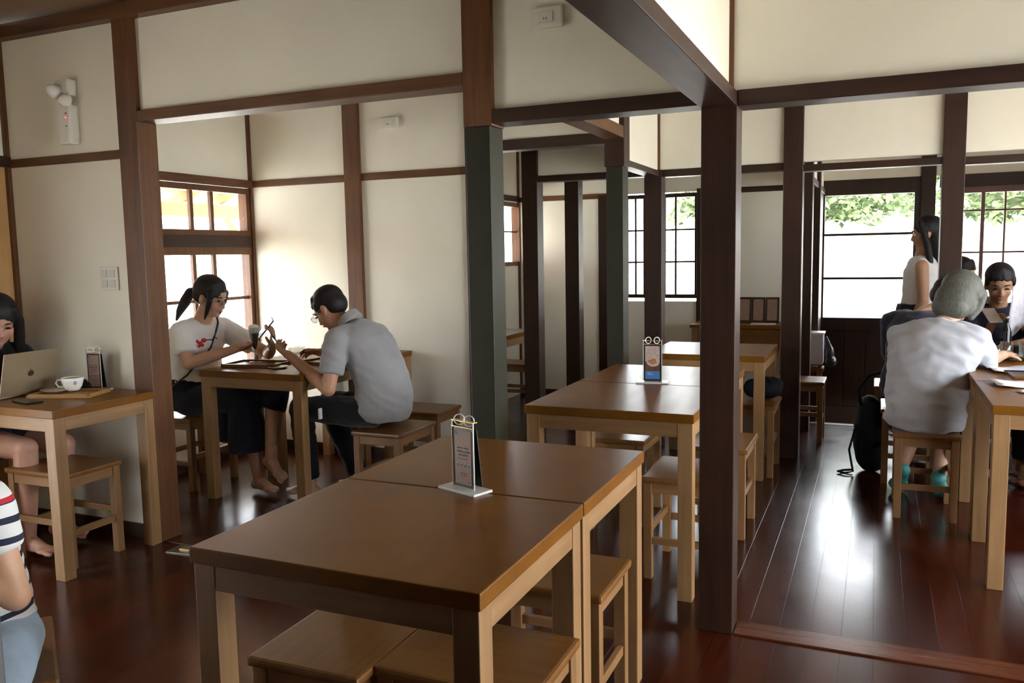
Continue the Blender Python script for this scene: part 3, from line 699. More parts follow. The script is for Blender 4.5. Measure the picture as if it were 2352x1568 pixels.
# hair styles ---------------------------------------------------------
def hp_(bm, c, M, k, p, a, b_, d_, seg=18): ell(bm, c+M @ V(p)*k, a*k, b_*k, d_*k, M, seg)
def hair_short(add, c, M, k, m):
    b = newbm(); hp_(b, c, M, k, (-.018, 0, .048), .099, .083, .085, 24); hp_(b, c, M, k, (-.050, 0, .005), .064, .076, .070, 20)
    for i in range(11):
        y = (-.060+.012*i); q = 1-(abs(y)/.075)**2
        cone(b, c+M @ V((.045*q**.5+.004, y*.9, .118-.45*abs(y)))*k, .013*k, c+M @ V((.088*q**.35-.004, y, .062-.15*abs(y)+.007*math.sin(i*2.3)))*k, .004*k, seg=8)
    for s in (-1, 1): hp_(b, c, M, k, (.018, s*.072, .030), .030, .014, .034, 12)
    add('hair', soft(b, .006, 2), m)
def hair_pony(add, c, M, k, m):
    b = newbm(); hp_(b, c, M, k, (-.018, 0, .045), .103, .086, .090, 24); hp_(b, c, M, k, (-.045, 0, .005), .066, .078, .070, 20)
    for i in range(11):
        y = (-.060+.012*i); q = 1-(abs(y)/.075)**2
        cone(b, c+M @ V((.045*q**.5+.004, y*.9, .118-.45*abs(y)))*k, .010*k, c+M @ V((.087*q**.35-.004, y, .034-.15*abs(y)+.006*math.sin(i*2.3)))*k, .005*k, seg=8)
    for s in (-1, 1): limb(b, [c+M @ V((.045, s*.070, .040))*k, c+M @ V((.048, s*.070, -.02))*k, c+M @ V((.042, s*.064, -.085))*k, c+M @ V((.034, s*.056, -.125))*k], [.020*k, .016*k, .012*k, .005*k])
    h = add('hair', soft(b, .006, 2), m)
    b = newbm(); limb(b, [c+M @ V((-.105, 0, .010))*k, c+M @ V((-.145, 0, -.02))*k, c+M @ V((-.165, 0, -.085))*k, c+M @ V((-.185, 0, -.150))*k, c+M @ V((-.195, .0, -.215))*k], [.020*k, .030*k, .033*k, .024*k, .008*k])
    add('ponytail', soft(b, .006, 2), m)
    b = newbm(); ell(b, c+M @ V((-.112, 0, .006))*k, .014*k, .025*k, .025*k, M); add('hair_tie', b, plain('hair_tie_red', (.45, .05, .05), .7))
def hair_bob(add, c, M, k, m):
    b = newbm(); hp_(b, c, M, k, (-.020, 0, .045), .112, .098, .095, 24); hp_(b, c, M, k, (-.040, 0, -.030), .088, .100, .095, 24); hp_(b, c, M, k, (-.040, 0, -.085), .074, .098, .068, 20); hp_(b, c, M, k, (-.010, 0, -.05), .07, .100, .085, 20)
    for s in (-1, 1): limb(b, [c+M @ V((.045, s*.075, .050))*k, c+M @ V((.048, s*.086, -.03))*k, c+M @ V((.035, s*.084, -.10))*k], [.026*k, .024*k, .016*k])
    add('hair', soft(b, .008, 2), m)
def hair_long(add, c, M, k, m):
    b = newbm(); hp_(b, c, M, k, (-.018, 0, .045), .104, .088, .090, 24); hp_(b, c, M, k, (-.050, 0, -.02), .065, .085, .090, 20)
    for s in (-1, 1):
        limb(b, [c+M @ V((.045, s*.060, .085))*k, c+M @ V((.030, s*.086, .02))*k, c+M @ V((.010, s*.092, -.09))*k, c+M @ V((.005, s*.095, -.20))*k, c+M @ V((.010, s*.085, -.29))*k], [.020*k, .022*k, .026*k, .024*k, .008*k])
    limb(b, [c+M @ V((-.055, 0, -.02))*k, c+M @ V((-.075, 0, -.14))*k, c+M @ V((-.080, 0, -.27))*k], [.070*k, .066*k, .035*k])
    add('hair', soft(b, .008, 2), m)

SK = skin(); SKT = skin('skin_tan', (.46, .25, .15))
BLACKH = hairm('black_hair', (.016, .013, .014)); GREYH = hairm('grey_hair', (.090, .090, .076))

# --- woman in the white t-shirt
J = dict(hip=(-3.33, .86, .535), sh=(-3.245, .86, .965), neck=(-3.215, .86, 1.035), f=(1, -.10, 0), head=(-3.145, .855, 1.150), hf=(.92, .10, -.32), hu=(.30, .03, .95),
    shR=(-3.235, .70, .945), elR=(-3.165, .665, .772), wrR=(-2.935, .815, .850), hdR=((.75, .55, .18), (.2, .35, .9), -1, .55),
    shL=(-3.225, 1.02, .945), elL=(-2.93, 1.09, .79), wrL=(-2.812, .985, .850), hdL=((.25, -.12, .95), (-.75, -.45, .2), 1, .55),
    hjR=(-3.30, .77, .52), knR=(-2.86, .80, .53), anR=(-2.80, .80, .085), ftR=((1, -.25, 0),),
    hjL=(-3.30, .95, .53), knL=(-2.74, .91, .585), anL=(-2.705, .80, .215), ftL=((.80, -.30, -.30), (-.25, .1, -.95)), hem=-.02)
WS = cloth('white_tshirt', (.78, .76, .74), .03, .25)
pw, hm, add = person('woman in a white t-shirt with black ponytail holding up a phone', J, dict(skin=SK, shirt=WS, hair=BLACKH), W=(.160, .135, .148, .155), vox=.0048, voxc=.009, sleeve=.66, loose=.020, legs='none', hair=hair_pony, belly=1.05)
b = newbm()   # long dark culottes
rings(b, [((-3.33, .86, .67), (0, 1, 0), (1, 0, 0), .165, .135), ((-3.32, .86, .56), (0, 1, 0), (1, 0, 0), .185, .165), ((-3.30, .86, .475), (0, 1, 0), (1, 0, 0), .18, .15)])
cone(b, (-3.28, .95, .54), .095, (-2.73, .91, .59), .075); cone(b, (-3.28, .77, .53), .095, (-2.88, .80, .545), .085)
cone(b, (-2.73, .91, .58), .074, (-2.75, .885, .49), .082, False, True)
cone(b, (-2.88, .80, .53), .088, (-2.86, .80, .25), .125, False, True); cone(b, (-3.02, .82, .52), .09, (-3.0, .82, .31), .11, False, True)
cone(b, (-3.15, .86, .52), .095, (-3.06, .84, .36), .09)
add('culottes', soft(b, .010, 3), cloth('navy_black', (.008, .009, .016), .1, .3))
def flatpatch(name, pts, m, thick=.003, parent=None, add=None):
    bm = newbm(); vs_ = [bm.verts.new(V(p)) for p in pts]; fc = bm.faces.new(vs_)
    r_ = bmesh.ops.extrude_face_region(bm, geom=[fc]); n = fc.normal.copy() if fc.normal.length else V((0, 0, 1)); fc.normal_update(); n = fc.normal.copy()
    for g in r_['geom']:
        if isinstance(g, bmesh.types.BMVert): g.co += n*thick
    bmesh.ops.recalc_face_normals(bm, faces=bm.faces[:]); return bm
# print on the shirt: red flowers on a dark stem
so = [c for c in pw.children if c.name.startswith('shirt')][0]
from mathutils.bvhtree import BVHTree
bv = BVHTree.FromPolygons([v.co.copy() for v in so.data.vertices], [tuple(f_.vertices) for f_ in so.data.polygons])
def stick(y, z): 
    h_ = bv.ray_cast(V((.6, y-.86, z)), V((-1, 0, 0))); return (h_[0]+V((-3.33, .86, 0)), h_[1]) if h_[0] is not None else (V((-3.1, y, z)), V((1, 0, 0)))
b = newbm()
for (y, z, r_) in ((.800, .895, .017), (.778, .880, .015), (.762, .893, .012), (.790, .868, .013), (.752, .868, .012), (.772, .862, .010)):
    c_, n_ = stick(y, z); ell(b, c_, .0035, r_, r_*.85, hmat(n_, (0, 0, 1)), 12)
add('flower_print', b, plain('red_print', (.45, .03, .035), .8))
b = newbm(); tube(b, [stick(y, z)[0] for y, z in ((.900, .895), (.885, .905), (.868, .898), (.850, .893), (.83, .896), (.812, .896))], .0035, 8); add('stem_print', b, plain('print_dark', (.05, .04, .04), .8))
b = newbm()
st = [(-3.20, .955, 1.03), (-3.135, .88, .985), (-3.100, .80, .90), (-3.105, .74, .80), (-3.16, .675, .70), (-3.28, .655, .63), (-3.40, .70, .60)]
st = [V((-3.20, .955, 1.03))]+[stick(y, z)[0]+V((.003, 0, 0)) for y, z in ((.93, .99), (.90, .95), (.87, .90), (.84, .85), (.80, .80), (.76, .75))]+[V((-3.20, .690, .70)), V((-3.30, .665, .63)), V((-3.40, .70, .60))]
tube(b, st, .006, 8); add('bag_strap', b, plain('strap_black', (.03, .03, .03), .6))
glasses_c = V(J['head'])-V((J['hip'][0], J['hip'][1], 0)); glasses(pw, glasses_c, hm)

# --- man in the grey shirt
J = dict(hip=(-1.985, .90, .545), sh=(-2.13, .90, .955), neck=(-2.195, .90, 1.025), f=(-1, 0, 0), head=(-2.315, .895, 1.085), hf=(-.80, -.02, -.60), hu=(-.58, 0, .80),
    shL=(-2.145, .70, .925), elL=(-2.150, .625, .675), wrL=(-2.470, .72, .835), hdL=((-.85, .25, .25), (.1, .35, .9), -1, .75),
    shR=(-2.14, 1.09, .925), elR=(-2.33, 1.14, .79), wrR=(-2.53, 1.10, .805), hdR=((-.95, -.1, .1), (0, -.5, -.8), 1, .5),
    hjL=(-2.02, .81, .53), knL=(-2.47, .80, .525), anL=(-2.43, .80, .085), ftL=((-1, -.05, 0),),
    hjR=(-2.02, .99, .53), knR=(-2.47, 1.05, .51), anR=(-2.24, 1.02, .085), ftR=((-1, .1, 0),), hem=-.03)
GS = cloth('grey_shirt', (.30, .295, .30), .05, .35, 7)
pm, hm, add = person('man in a grey shirt with glasses bending over a phone', J, dict(skin=SKT, shirt=GS, pants=cloth('black_trousers', (.010, .010, .012)), hair=BLACKH), W=(.175, .160, .175, .185), vox=.0048, voxc=.009, sleeve=.68, loose=.018, hair=hair_short, belly=1.12, bulge=.10)
glasses(pm, V(J['head'])-V((J['hip'][0], J['hip'][1], 0)), hm)
b = newbm(); rings(b, [((-2.175, .90, 1.005), (0, 1, 0), (-.7, 0, -.7), .082, .075), ((-2.205, .90, 1.045), (0, 1, 0), (-.7, 0, -.7), .070, .066)]); add('collar', soft(b, .006, 1), GS)
b = newbm(); box(b, -2.255, -2.245, .665, .69, .50, .56, .002); add('key_tag', b, plain('tag_white', (.7, .7, .7), .5))

# --- woman with laptop
J = dict(hip=(-3.53, -.30, .53), sh=(-3.50, -.30, .93), neck=(-3.47, -.30, 1.00), f=(1, 0, 0), head=(-3.415, -.285, 1.095), hf=(.80, -.42, -.42), hu=(.36, -.16, .92),
    shR=(-3.48, -.455, .905), elR=(-3.53, -.52, .74), wrR=(-3.41, -.42, .800), hdR=((.95, .2, -.1), (0, 0, -1), 1, .45),
    shL=(-3.48, -.145, .905), elL=(-3.53, -.12, .74), wrL=(-3.41, -.25, .800), hdL=((.95, 0, -.1), (0, 0, -1), -1, .45),
    hjR=(-3.50, -.39, .52), knR=(-3.10, -.42, .515), anR=(-3.13, -.42, .085), ftR=((1, 0, 0),),
    hjL=(-3.50, -.21, .52), knL=(-3.12, -.21, .49), anL=(-3.20, -.20, .085), ftL=((1, .1, 0),), cuff=0, thigh=.5)
pl_, hm, add = person('woman with long black hair in a black top working at the laptop', J, dict(skin=skin('skin_rosy', (.50, .27, .19)), shirt=cloth('black_top', (.010, .010, .012)), pants=cloth('black_skirt', (.012, .012, .015)), hair=BLACKH), W=(.155, .125, .14, .15), vox=.006, sleeve=.8, hair=hair_long, legs='pants')
# shorten trousers into a skirt: brown stockings on the shins
# --- child in the striped shirt
def stripes():
    m, t, p = nt('striped_cotton'); N = t.nodes; L = t.links; tc = N.new('ShaderNodeTexCoord'); sp = N.new('ShaderNodeSeparateXYZ'); L.new(tc.outputs['Object'], sp.inputs[0])
    n = N.new('ShaderNodeTexNoise'); n.inputs['Scale'].default_value = 6; L.new(tc.outputs['Object'], n.inputs['Vector'])
    a = N.new('ShaderNodeMath'); a.operation = 'MULTIPLY_ADD'; a.inputs[1].default_value = .022; L.new(n.outputs['Fac'], a.inputs[0]); L.new(sp.outputs['Z'], a.inputs[2])
    d = N.new('ShaderNodeMath'); d.operation = 'DIVIDE'; d.inputs[1].default_value = .042; L.new(a.outputs[0], d.inputs[0])
    fr = N.new('ShaderNodeMath'); fr.operation = 'FRACT'; L.new(d.outputs[0], fr.inputs[0])
    g = N.new('ShaderNodeMath'); g.operation = 'LESS_THAN'; g.inputs[1].default_value = .33; L.new(fr.outputs[0], g.inputs[0])
    red = N.new('ShaderNodeMath'); red.operation = 'GREATER_THAN'; red.inputs[1].default_value = .885; L.new(a.outputs[0], red.inputs[0])
    m0 = N.new('ShaderNodeMix'); m0.data_type = 'RGBA'; m0.inputs['A'].default_value = (.018, .02, .045, 1); m0.inputs['B'].default_value = (.55, .02, .03, 1); L.new(red.outputs[0], m0.inputs['Factor'])
    m1 = N.new('ShaderNodeMix'); m1.data_type = 'RGBA'; m1.inputs['A'].default_value = (.80, .79, .77, 1); L.new(m0.outputs['Result'], m1.inputs['B']); L.new(g.outputs[0], m1.inputs['Factor'])
    L.new(m1.outputs['Result'], p.inputs['Base Color']); p.inputs['Roughness'].default_value = .85; return m
J = dict(hip=(-1.405, -1.80, .515), sh=(-1.325, -1.915, .885), neck=(-1.345, -1.935, .93), f=(.5, -.86, 0), head=(-1.41, -1.965, 1.03), hf=(-.2, -.9, -.2), hu=(0, -.1, 1),
    shL=(-1.228, -1.865, .865), elL=(-1.165, -1.85, .665), wrL=(-1.27, -1.96, .80), hdL=((-.5, -.5, .6), (.0, -.6, -.5), 1, .6),
    shR=(-1.43, -1.98, .865), elR=(-1.46, -2.02, .66), wrR=(-1.36, -2.05, .80), hdR=((.4, -.5, .6), (.0, -.6, -.5), -1, .6),
    hjL=(-1.325, -1.77, .505), knL=(-1.09, -1.97, .49), anL=(-1.08, -1.95, .085), ftL=((.4, -.9, 0),),
    hjR=(-1.45, -1.82, .505), knR=(-1.24, -2.08, .49), anR=(-1.24, -2.06, .085), ftR=((.4, -.9, 0),), cuff=0, hem=-.02)
pk, hm, add = person('child in a striped shirt and light blue shorts at the left edge', J, dict(skin=skin('skin_child', (.60, .34, .21)), shirt=stripes(), pants=cloth('light_blue_denim', (.42, .55, .70), .12, .3, 12), hair=BLACKH), W=(.125, .115, .120, .125), k=.84, vox=.006, sleeve=.52, loose=.014, hair=hair_short)

# --- grey haired woman, back to the viewer
J = dict(hip=(.755, 1.76, .545), sh=(.815, 1.88, .925), neck=(.855, 1.93, .985), f=(.42, .90, 0), head=(.915, 1.985, 1.105), hf=(.55, .62, -.55), hu=(.35, .38, .86),
    shR=(.965, 1.805, .895), elR=(1.025, 1.90, .775), wrR=(1.13, 2.10, .79), hdR=((.5, .85, 0), (0, 0, -1), -1, .4),
    shL=(.645, 1.945, .895), elL=(.64, 2.08, .70), wrL=(.90, 2.17, .79), hdL=((.9, .3, 0), (0, 0, -1), 1, .4),
    hjR=(.84, 1.78, .52), knR=(.90, 2.15, .50), anR=(.84, 1.90, .175), ftR=((.1, .6, -.5), (-.1, -.5, -.8)),
    hjL=(.67, 1.80, .52), knL=(.76, 2.19, .50), anL=(.66, 1.98, .175), ftL=((-.1, .6, -.5), (.0, -.5, -.8)), cuff=.55, hem=-.14)
TEAL = plain('teal_shoe', (.10, .42, .38), .6)
pb, hm, add = person('grey haired woman in a loose pale blouse seated with her back to us', J, dict(skin=SK, shirt=cloth('pale_blouse', (.43, .44, .475), .05, .8, 6), pants=cloth('navy_trousers', (.012, .014, .03)), hair=GREYH), W=(.170, .165, .185, .185), vox=.007, sleeve=1.15, loose=.030, wr=.010, hair=hair_bob, face=False, shoes=TEAL, bulge=.09, belly=1.15)
# --- dark clothed person behind
J = dict(hip=(.70, 2.43, .54), sh=(.745, 2.52, .945), neck=(.80, 2.56, .99), f=(.6, .8, 0), head=(.90, 2.60, 1.06), hf=(.75, .45, -.5), hu=(.45, .3, .85),
    shR=(.885, 2.43, .915), elR=(.98, 2.52, .79), wrR=(1.10, 2.56, .79), hdR=((.9, .2, 0), (0, 0, -1), -1, .4),
    shL=(.60, 2.60, .915), elL=(.60, 2.66, .72), wrL=(.74, 2.60, .62), hdL=((.9, .1, 0), (0, 0, -1), 1, .4),
    hjR=(.78, 2.46, .52), knR=(1.05, 2.46, .50), anR=(1.05, 2.46, .085), ftR=((1, .1, 0),), hjL=(.68, 2.52, .52), knL=(.78, 2.90, .50), anL=(.78, 2.88, .085), ftL=((1, .1, 0),))
person('person in dark navy hunched beyond the grey haired woman', J, dict(skin=SK, shirt=cloth('dark_navy', (.022, .022, .040)), pants=cloth('navy_trousers', (.012, .014, .03)), hair=BLACKH), vox=.009, voxc=.012, sleeve=1.3, hair=hair_short, face=False)
# --- standing woman
J = dict(hip=(.775, 3.78, .86), sh=(.80, 3.79, 1.27), neck=(.82, 3.79, 1.34), f=(-.85, -.25, 0), head=(.83, 3.785, 1.465), hf=(-.92, -.05, -.10), hu=(-.05, 0, 1),
    shL=(.80, 3.655, 1.235), elL=(.815, 3.63, .985), wrL=(.74, 3.68, .80), hdL=((-.4, .2, -.8), (-.2, .9, 0), 1, .4),
    shR=(.82, 3.915, 1.235), elR=(.84, 3.95, .98), wrR=(.74, 3.92, .80), hdR=((-.4, -.2, -.8), (-.2, -.9, 0), -1, .4),
    hjL=(.775, 3.70, .84), knL=(.765, 3.70, .48), anL=(.785, 3.70, .085), ftL=((-1, 0, 0),), hjR=(.775, 3.86, .84), knR=(.77, 3.86, .48), anR=(.79, 3.86, .085), ftR=((-1, 0, 0),), hem=-.10)
person('woman in a white sleeveless top standing near the entrance door', J, dict(skin=SKT, shirt=cloth('white_top', (.74, .74, .74), .03, .4), pants=cloth('dark_skirt', (.02, .022, .035)), hair=BLACKH), W=(.150, .125, .135, .130), vox=.008, sleeve=.06, loose=.012, hair=hair_long, closed=False)
# --- man facing us at the far end
J = dict(hip=(1.20, 3.02, .55), sh=(1.20, 2.98, .965), neck=(1.20, 2.95, 1.03), f=(0, -1, 0), head=(1.198, 2.905, 1.135), hf=(.02, -.93, -.35), hu=(0, -.33, .94),
    shR=(1.02, 2.98, .935), elR=(1.03, 2.84, .79), wrR=(1.12, 2.66, .86), hdR=((.3, -.3, .8), (.8, .2, .1), 1, .6),
    shL=(1.38, 2.98, .935), elL=(1.40, 2.82, .79), wrL=(1.28, 2.62, .80), hdL=((-.4, -.8, .1), (0, 0, -1), -1, .4),
    hjR=(1.11, 2.98, .53), knR=(1.09, 2.62, .52), anR=(1.09, 2.62, .085), ftR=((0, -1, 0),), hjL=(1.29, 2.98, .53), knL=(1.32, 2.62, .52), anL=(1.32, 2.62, .085), ftL=((0, -1, 0),))
person('black haired man in a dark shirt facing us at the far table end', J, dict(skin=SKT, shirt=cloth('dark_navy', (.022, .022, .040)), pants=cloth('black_trousers', (.010, .010, .012)), hair=BLACKH), vox=.007, voxc=.011, sleeve=.7, hair=hair_short, closed=True)
# --- dark haired head further back
J = dict(hip=(1.07, 3.98, .54), sh=(1.07, 3.98, .99), neck=(1.07, 3.97, 1.06), f=(.6, -.8, 0), head=(1.075, 3.95, 1.165), hf=(.75, -.6, -.25), hu=(.1, -.1, .98),
    shR=(.95, 3.87, .95), elR=(.98, 3.75, .75), wrR=(1.15, 3.68, .76), hdR=((.9, -.2, 0), (0, 0, -1), 1, .4), shL=(1.22, 4.07, .95), elL=(1.36, 3.95, .75), wrL=(1.40, 3.78, .76), hdL=((.4, -.8, 0), (0, 0, -1), -1, .4),
    hjR=(1.05, 3.90, .52), knR=(1.25, 3.62, .50), anR=(1.25, 3.62, .085), ftR=((.6, -.8, 0),), hjL=(1.15, 3.98, .52), knL=(1.40, 3.72, .50), anL=(1.40, 3.72, .085), ftL=((.6, -.8, 0),))
person('dark haired person seated farthest back beside the entrance post', J, dict(skin=SK, shirt=cloth('dark_grey_top', (.05, .05, .06)), pants=cloth('black_trousers', (.010, .010, .012)), hair=BLACKH), vox=.010, voxc=.013, sleeve=.8, hair=hair_short, face=False)
# --- reader with the newspaper at the right edge
J = dict(hip=(1.80, 2.44, .545), sh=(1.76, 2.44, .96), neck=(1.73, 2.44, 1.03), f=(-1, 0, 0), head=(1.69, 2.44, 1.14), hf=(-.93, 0, -.35), hu=(-.33, 0, .94),
    shL=(1.74, 2.25, .93), elL=(1.56, 2.26, .79), wrL=(1.36, 2.40, .88), hdL=((-.5, .5, .45), (-.3, .6, -.2), -1, .7), shR=(1.74, 2.62, .93), elR=(1.56, 2.66, .79), wrR=(1.33, 2.62, .97), hdR=((-.4, -.2, .8), (-.2, -.9, 0), 1, .7),
    hjL=(1.75, 2.35, .53), knL=(1.42, 2.34, .53), anL=(1.42, 2.34, .085), ftL=((-1, 0, 0),), hjR=(1.75, 2.53, .53), knR=(1.42, 2.54, .53), anR=(1.42, 2.54, .085), ftR=((-1, 0, 0),))
person('person with bare brown arms reading a newspaper at the right edge', J, dict(skin=skin('skin_deep', (.30, .12, .065)), shirt=cloth('violet_grey_top', (.20, .18, .24)), pants=cloth('black_trousers', (.010, .010, .012)), hair=BLACKH), vox=.008, voxc=.012, sleeve=.6, hair=hair_short)
stool('wooden stool under the newspaper reader', 1.80, 2.44)
stool('wooden stool under the man facing us at the far table end', 1.20, 3.05, Q)
stool('wooden stool under the dark haired person farthest back', 1.08, 4.02, .6)

# ================================================================== SMALL THINGS
ACR = glass_mat('clear_acrylic', (.93, .95, .93), .12, .05)
CHROME = plain('chrome', (.75, .75, .75), .18, metal=1)
def ring(bm, c, r, w_, ax='x', seg=24, arc=1.0):
    c = V(c); pts = []
    for i in range(seg+1):
        a = 2*math.pi*arc*i/seg-.6; pts.append(c+(V((0, math.cos(a)*r, math.sin(a)*r)) if ax == 'x' else V((math.cos(a)*r, 0, math.sin(a)*r))))
    tube(bm, pts, w_, 8, True)
def menu_stand(label, loc, rz, kind, k=1.0):
    """tabletop flip menu: acrylic foot, clear uprights, dark framed leaf, back leaf and two rings.  Local +x is width, -y is front"""
    t = thing('menu_stand', label, 'menu stand', loc, rz, 'ringed menu stands'); W_ = .0385*k; Hh = .182*k
    obj('base', B(-.070*k, .070*k, -.034*k, .034*k, 0, .007, .0015), plain('frosted_acrylic', (.72, .70, .64), .25, spec=.6), t)
    fr = newbm(); box(fr, -W_-.003, -W_-.001, -.006, -.003, .007, Hh+.006, .0005); box(fr, W_+.001, W_+.004, -.006, -.003, .007, Hh+.006, .0005)
    obj('upright', fr, plain('acrylic_edge', (.62, .62, .58), .2, spec=.7), t)
    tb = newbm(); box(tb, -W_-.004, W_+.004, -.006, -.004, Hh-.012, Hh-.010, 0); box(tb, -W_-.004, W_+.004, -.006, .010, Hh+.004, Hh+.006, 0)
    obj('top_bar', tb, plain('brass_edge', (.70, .50, .18), .25, metal=.6), t)
    lf = thing0('front_leaf', t)
    lf2 = obj('front_leaf', B(-W_, W_, -.003, -.001, .009, Hh-.014, .0004), plain('menu_black', (.022, .024, .022), .35), t)
    bk = newbm(); vs_ = []
    box(bk, -W_, W_, .008, .010, .009, Hh-.014, .0004)
    for v in bk.verts: v.co.y += .020*(1-v.co.z/Hh)
    obj('back_leaf', bk, plain('menu_black', (.022, .024, .022), .35), t)
    for s in (-1, 1):
        rg = newbm(); ring(rg, (0, 0, 0), .0140*k, .0016*k, 'x'); rg.transform(Matrix.Translation((s*W_*.48, .002, Hh+.007)) @ Matrix.Rotation(math.radians(-52), 4, 'Z')); obj('ring', rg, plain('ring_metal', (.80, .80, .77), .3, metal=.25), t, True)
    y = -.0036; cw = W_-.007
    def card(nm, x0, x1, z0, z1, m, dy=0): return obj(nm, B(x0, x1, y-.0006-dy, y-dy, z0, z1, 0), m, t)
    if kind == 'text':
        PB = plain('card_rose_brown', (.30, .19, .15), .6, noise=.06); INK = plain('ink_brown', (.13, .085, .075), .6); BLU = plain('card_blue', (.06, .14, .25), .6); CUP = plain('cup_print', (.12, .15, .19), .6); CUPL = plain('cup_print_light', (.34, .38, .42), .6)
        card('card', -cw, cw, .017, Hh-.020, PB)
        b = newbm(); box(b, -cw+.001, -cw+.007, y-.0012, y-.0006, Hh-.031, Hh-.022, 0); box(b, -cw+.005, -cw+.012, y-.0012, y-.0006, Hh-.034, Hh-.028, 0); obj('logo', b, BLU, t)
        ib = newbm(); rnd = random.Random(3)
        for (z, x0, x1, h) in ((.113, -.022, -.002, .0045), (.113, .004, .018, .0055), (.103, -.024, .024, .0055), (.094, -.016, .016, .005), (.085, -.020, -.008, .002), (.085, 0, .016, .002), (.045, -.010, .012, .003), (.039, -.007, .009, .002), (.023, .016, .026, .003)):
            x = x0*k
            while x < x1*k:
                wd = rnd.uniform(.0022, .0042); a0 = z*k; box(ib, x, x+wd*.75, y-.0012, y-.0006, a0, a0+h*rnd.uniform(.6, 1), 0); x += wd
        obj('lettering', ib, INK, t)
        for i in range(4):
            cx = (-.0215+.0143*i)*k; b = newbm(); box(b, cx-.0042, cx+.0042, y-.0012, y-.0006, .064*k, .073*k, 0); 
            for v in b.verts:
                if v.co.z < .066*k: v.co.x = cx+(v.co.x-cx)*.6
            obj('cup_picture', b, CUP, t); b = newbm(); box(b, cx-.0046, cx+.0046, y-.0013, y-.0006, .072*k, .075*k, 0); obj('foam_picture', b, CUPL, t)
    elif kind == 'food':
        card('card', -cw, cw, .017, Hh-.020, plain('photo_brown', (.10, .045, .03), .5, noise=.4, nscale=60))
        card('photo_top', -cw, cw, .095*k, Hh-.020, plain('photo_pale', (.42, .32, .29), .5, noise=.25, nscale=70), .0001)
        b = newbm(); lathe(b, [(0, 0), (.027*k, 0), (.0285*k, .0006), (0, .0008)]); 
        for v in b.verts: v.co = V((v.co.x+.003, y-.0008-v.co.z, .093*k+v.co.y*.72))
        obj('plate_picture', b, plain('photo_plate', (.45, .33, .30), .5), t)
        fb = newbm()
        for (px, pz, r_) in ((-.008, .096, .011), (.006, .102, .010), (.010, .092, .009), (-.001, .090, .009)): ell(fb, (px*k, y-.0016, pz*k), r_*k, .0006, r_*.8*k)
        obj('food_picture', fb, plain('photo_food', (.32, .15, .06), .5, noise=.5, nscale=120), t)
        card('blue_box', -cw, cw, .019, .052*k, plain('menu_blue', (.05, .18, .42), .5), .0004)
        ib = newbm()
        for z in (.043, .036): box(ib, -.022*k, .004*k if z < .04 else -.004*k, y-.0016, y-.0010, z*k, z*k+.003, 0)
        obj('lettering', ib, plain('ink_pale', (.35, .42, .52), .6), t)
    else:
        card('card', -cw, cw, .017, Hh-.020, plain('photo_red', (.34, .22, .19), .5, noise=.35, nscale=45))
        card('blue_box', .0*k, cw, .019, .05*k, plain('menu_blue', (.05, .18, .42), .5), .0004)
    return t
def thing0(n, t): return None
menu_stand('acrylic menu stand with brown text card on the table nearest us', (-.488, -1.058, .75), math.radians(-20), 'text', 1.0)
menu_stand('menu stand with food photo and blue box on the second table', (-.465, .885, .75), math.radians(8), 'food', 1.08)
menu_stand('menu stand with faded red picture beside the bending man', (-2.60, 1.53, .75), math.radians(20), 'pale', 1.25)
menu_stand('menu stand with brown card on the laptop table by the wall', (-2.985, -.115, .75), math.radians(5), 'text', 1.05)

# laptop --------------------------------------------------------------
lt = thing('laptop', 'open gold laptop seen from behind on the left wall table', 'laptop', (-3.17, -.335, .75), math.radians(4))
LG = plain('laptop_gold', (.42, .33, .21), .35, metal=.55); 
obj('keyboard_base', B(-.215, 0, -.15, .15, .002, .014, .003), LG, lt)
lid = B(-.003, .003, -.15, .15, 0, .205, .002); lid.transform(Matrix.Translation((.0, 0, .012)) @ Matrix.Rotation(math.radians(14), 4, 'Y')); l_ = obj('lid', lid, LG, lt)
scn = B(-.0045, -.003, -.14, .14, .012, .198, 0); scn.transform(Matrix.Translation((.0, 0, .012)) @ Matrix.Rotation(math.radians(14), 4, 'Y')); obj('screen', scn, plain('screen_dark', (.02, .02, .025), .15), lt)
ap = newbm(); ell(ap, (.0036, .004, .098), .0006, .0125, .0135); ell(ap, (.0036, -.004, .098), .0006, .0125, .0135); ell(ap, (.0036, -.003, .116), .0006, .0025, .0055, Euler((.6, 0, 0)).to_matrix())
ap.transform(Matrix.Translation((.0, 0, .012)) @ Matrix.Rotation(math.radians(14), 4, 'Y')); obj('logo', ap, plain('logo_dark', (.10, .06, .035), .2, metal=.4), lt)
kb = newbm()
for i in range(5):
    for j in range(12): box(kb, -.165+i*.021, -.148+i*.021, -.125+j*.021, -.108+j*.021, .014, .0155, 0)
obj('keys', kb, plain('key_black', (.02, .02, .02), .5), lt)
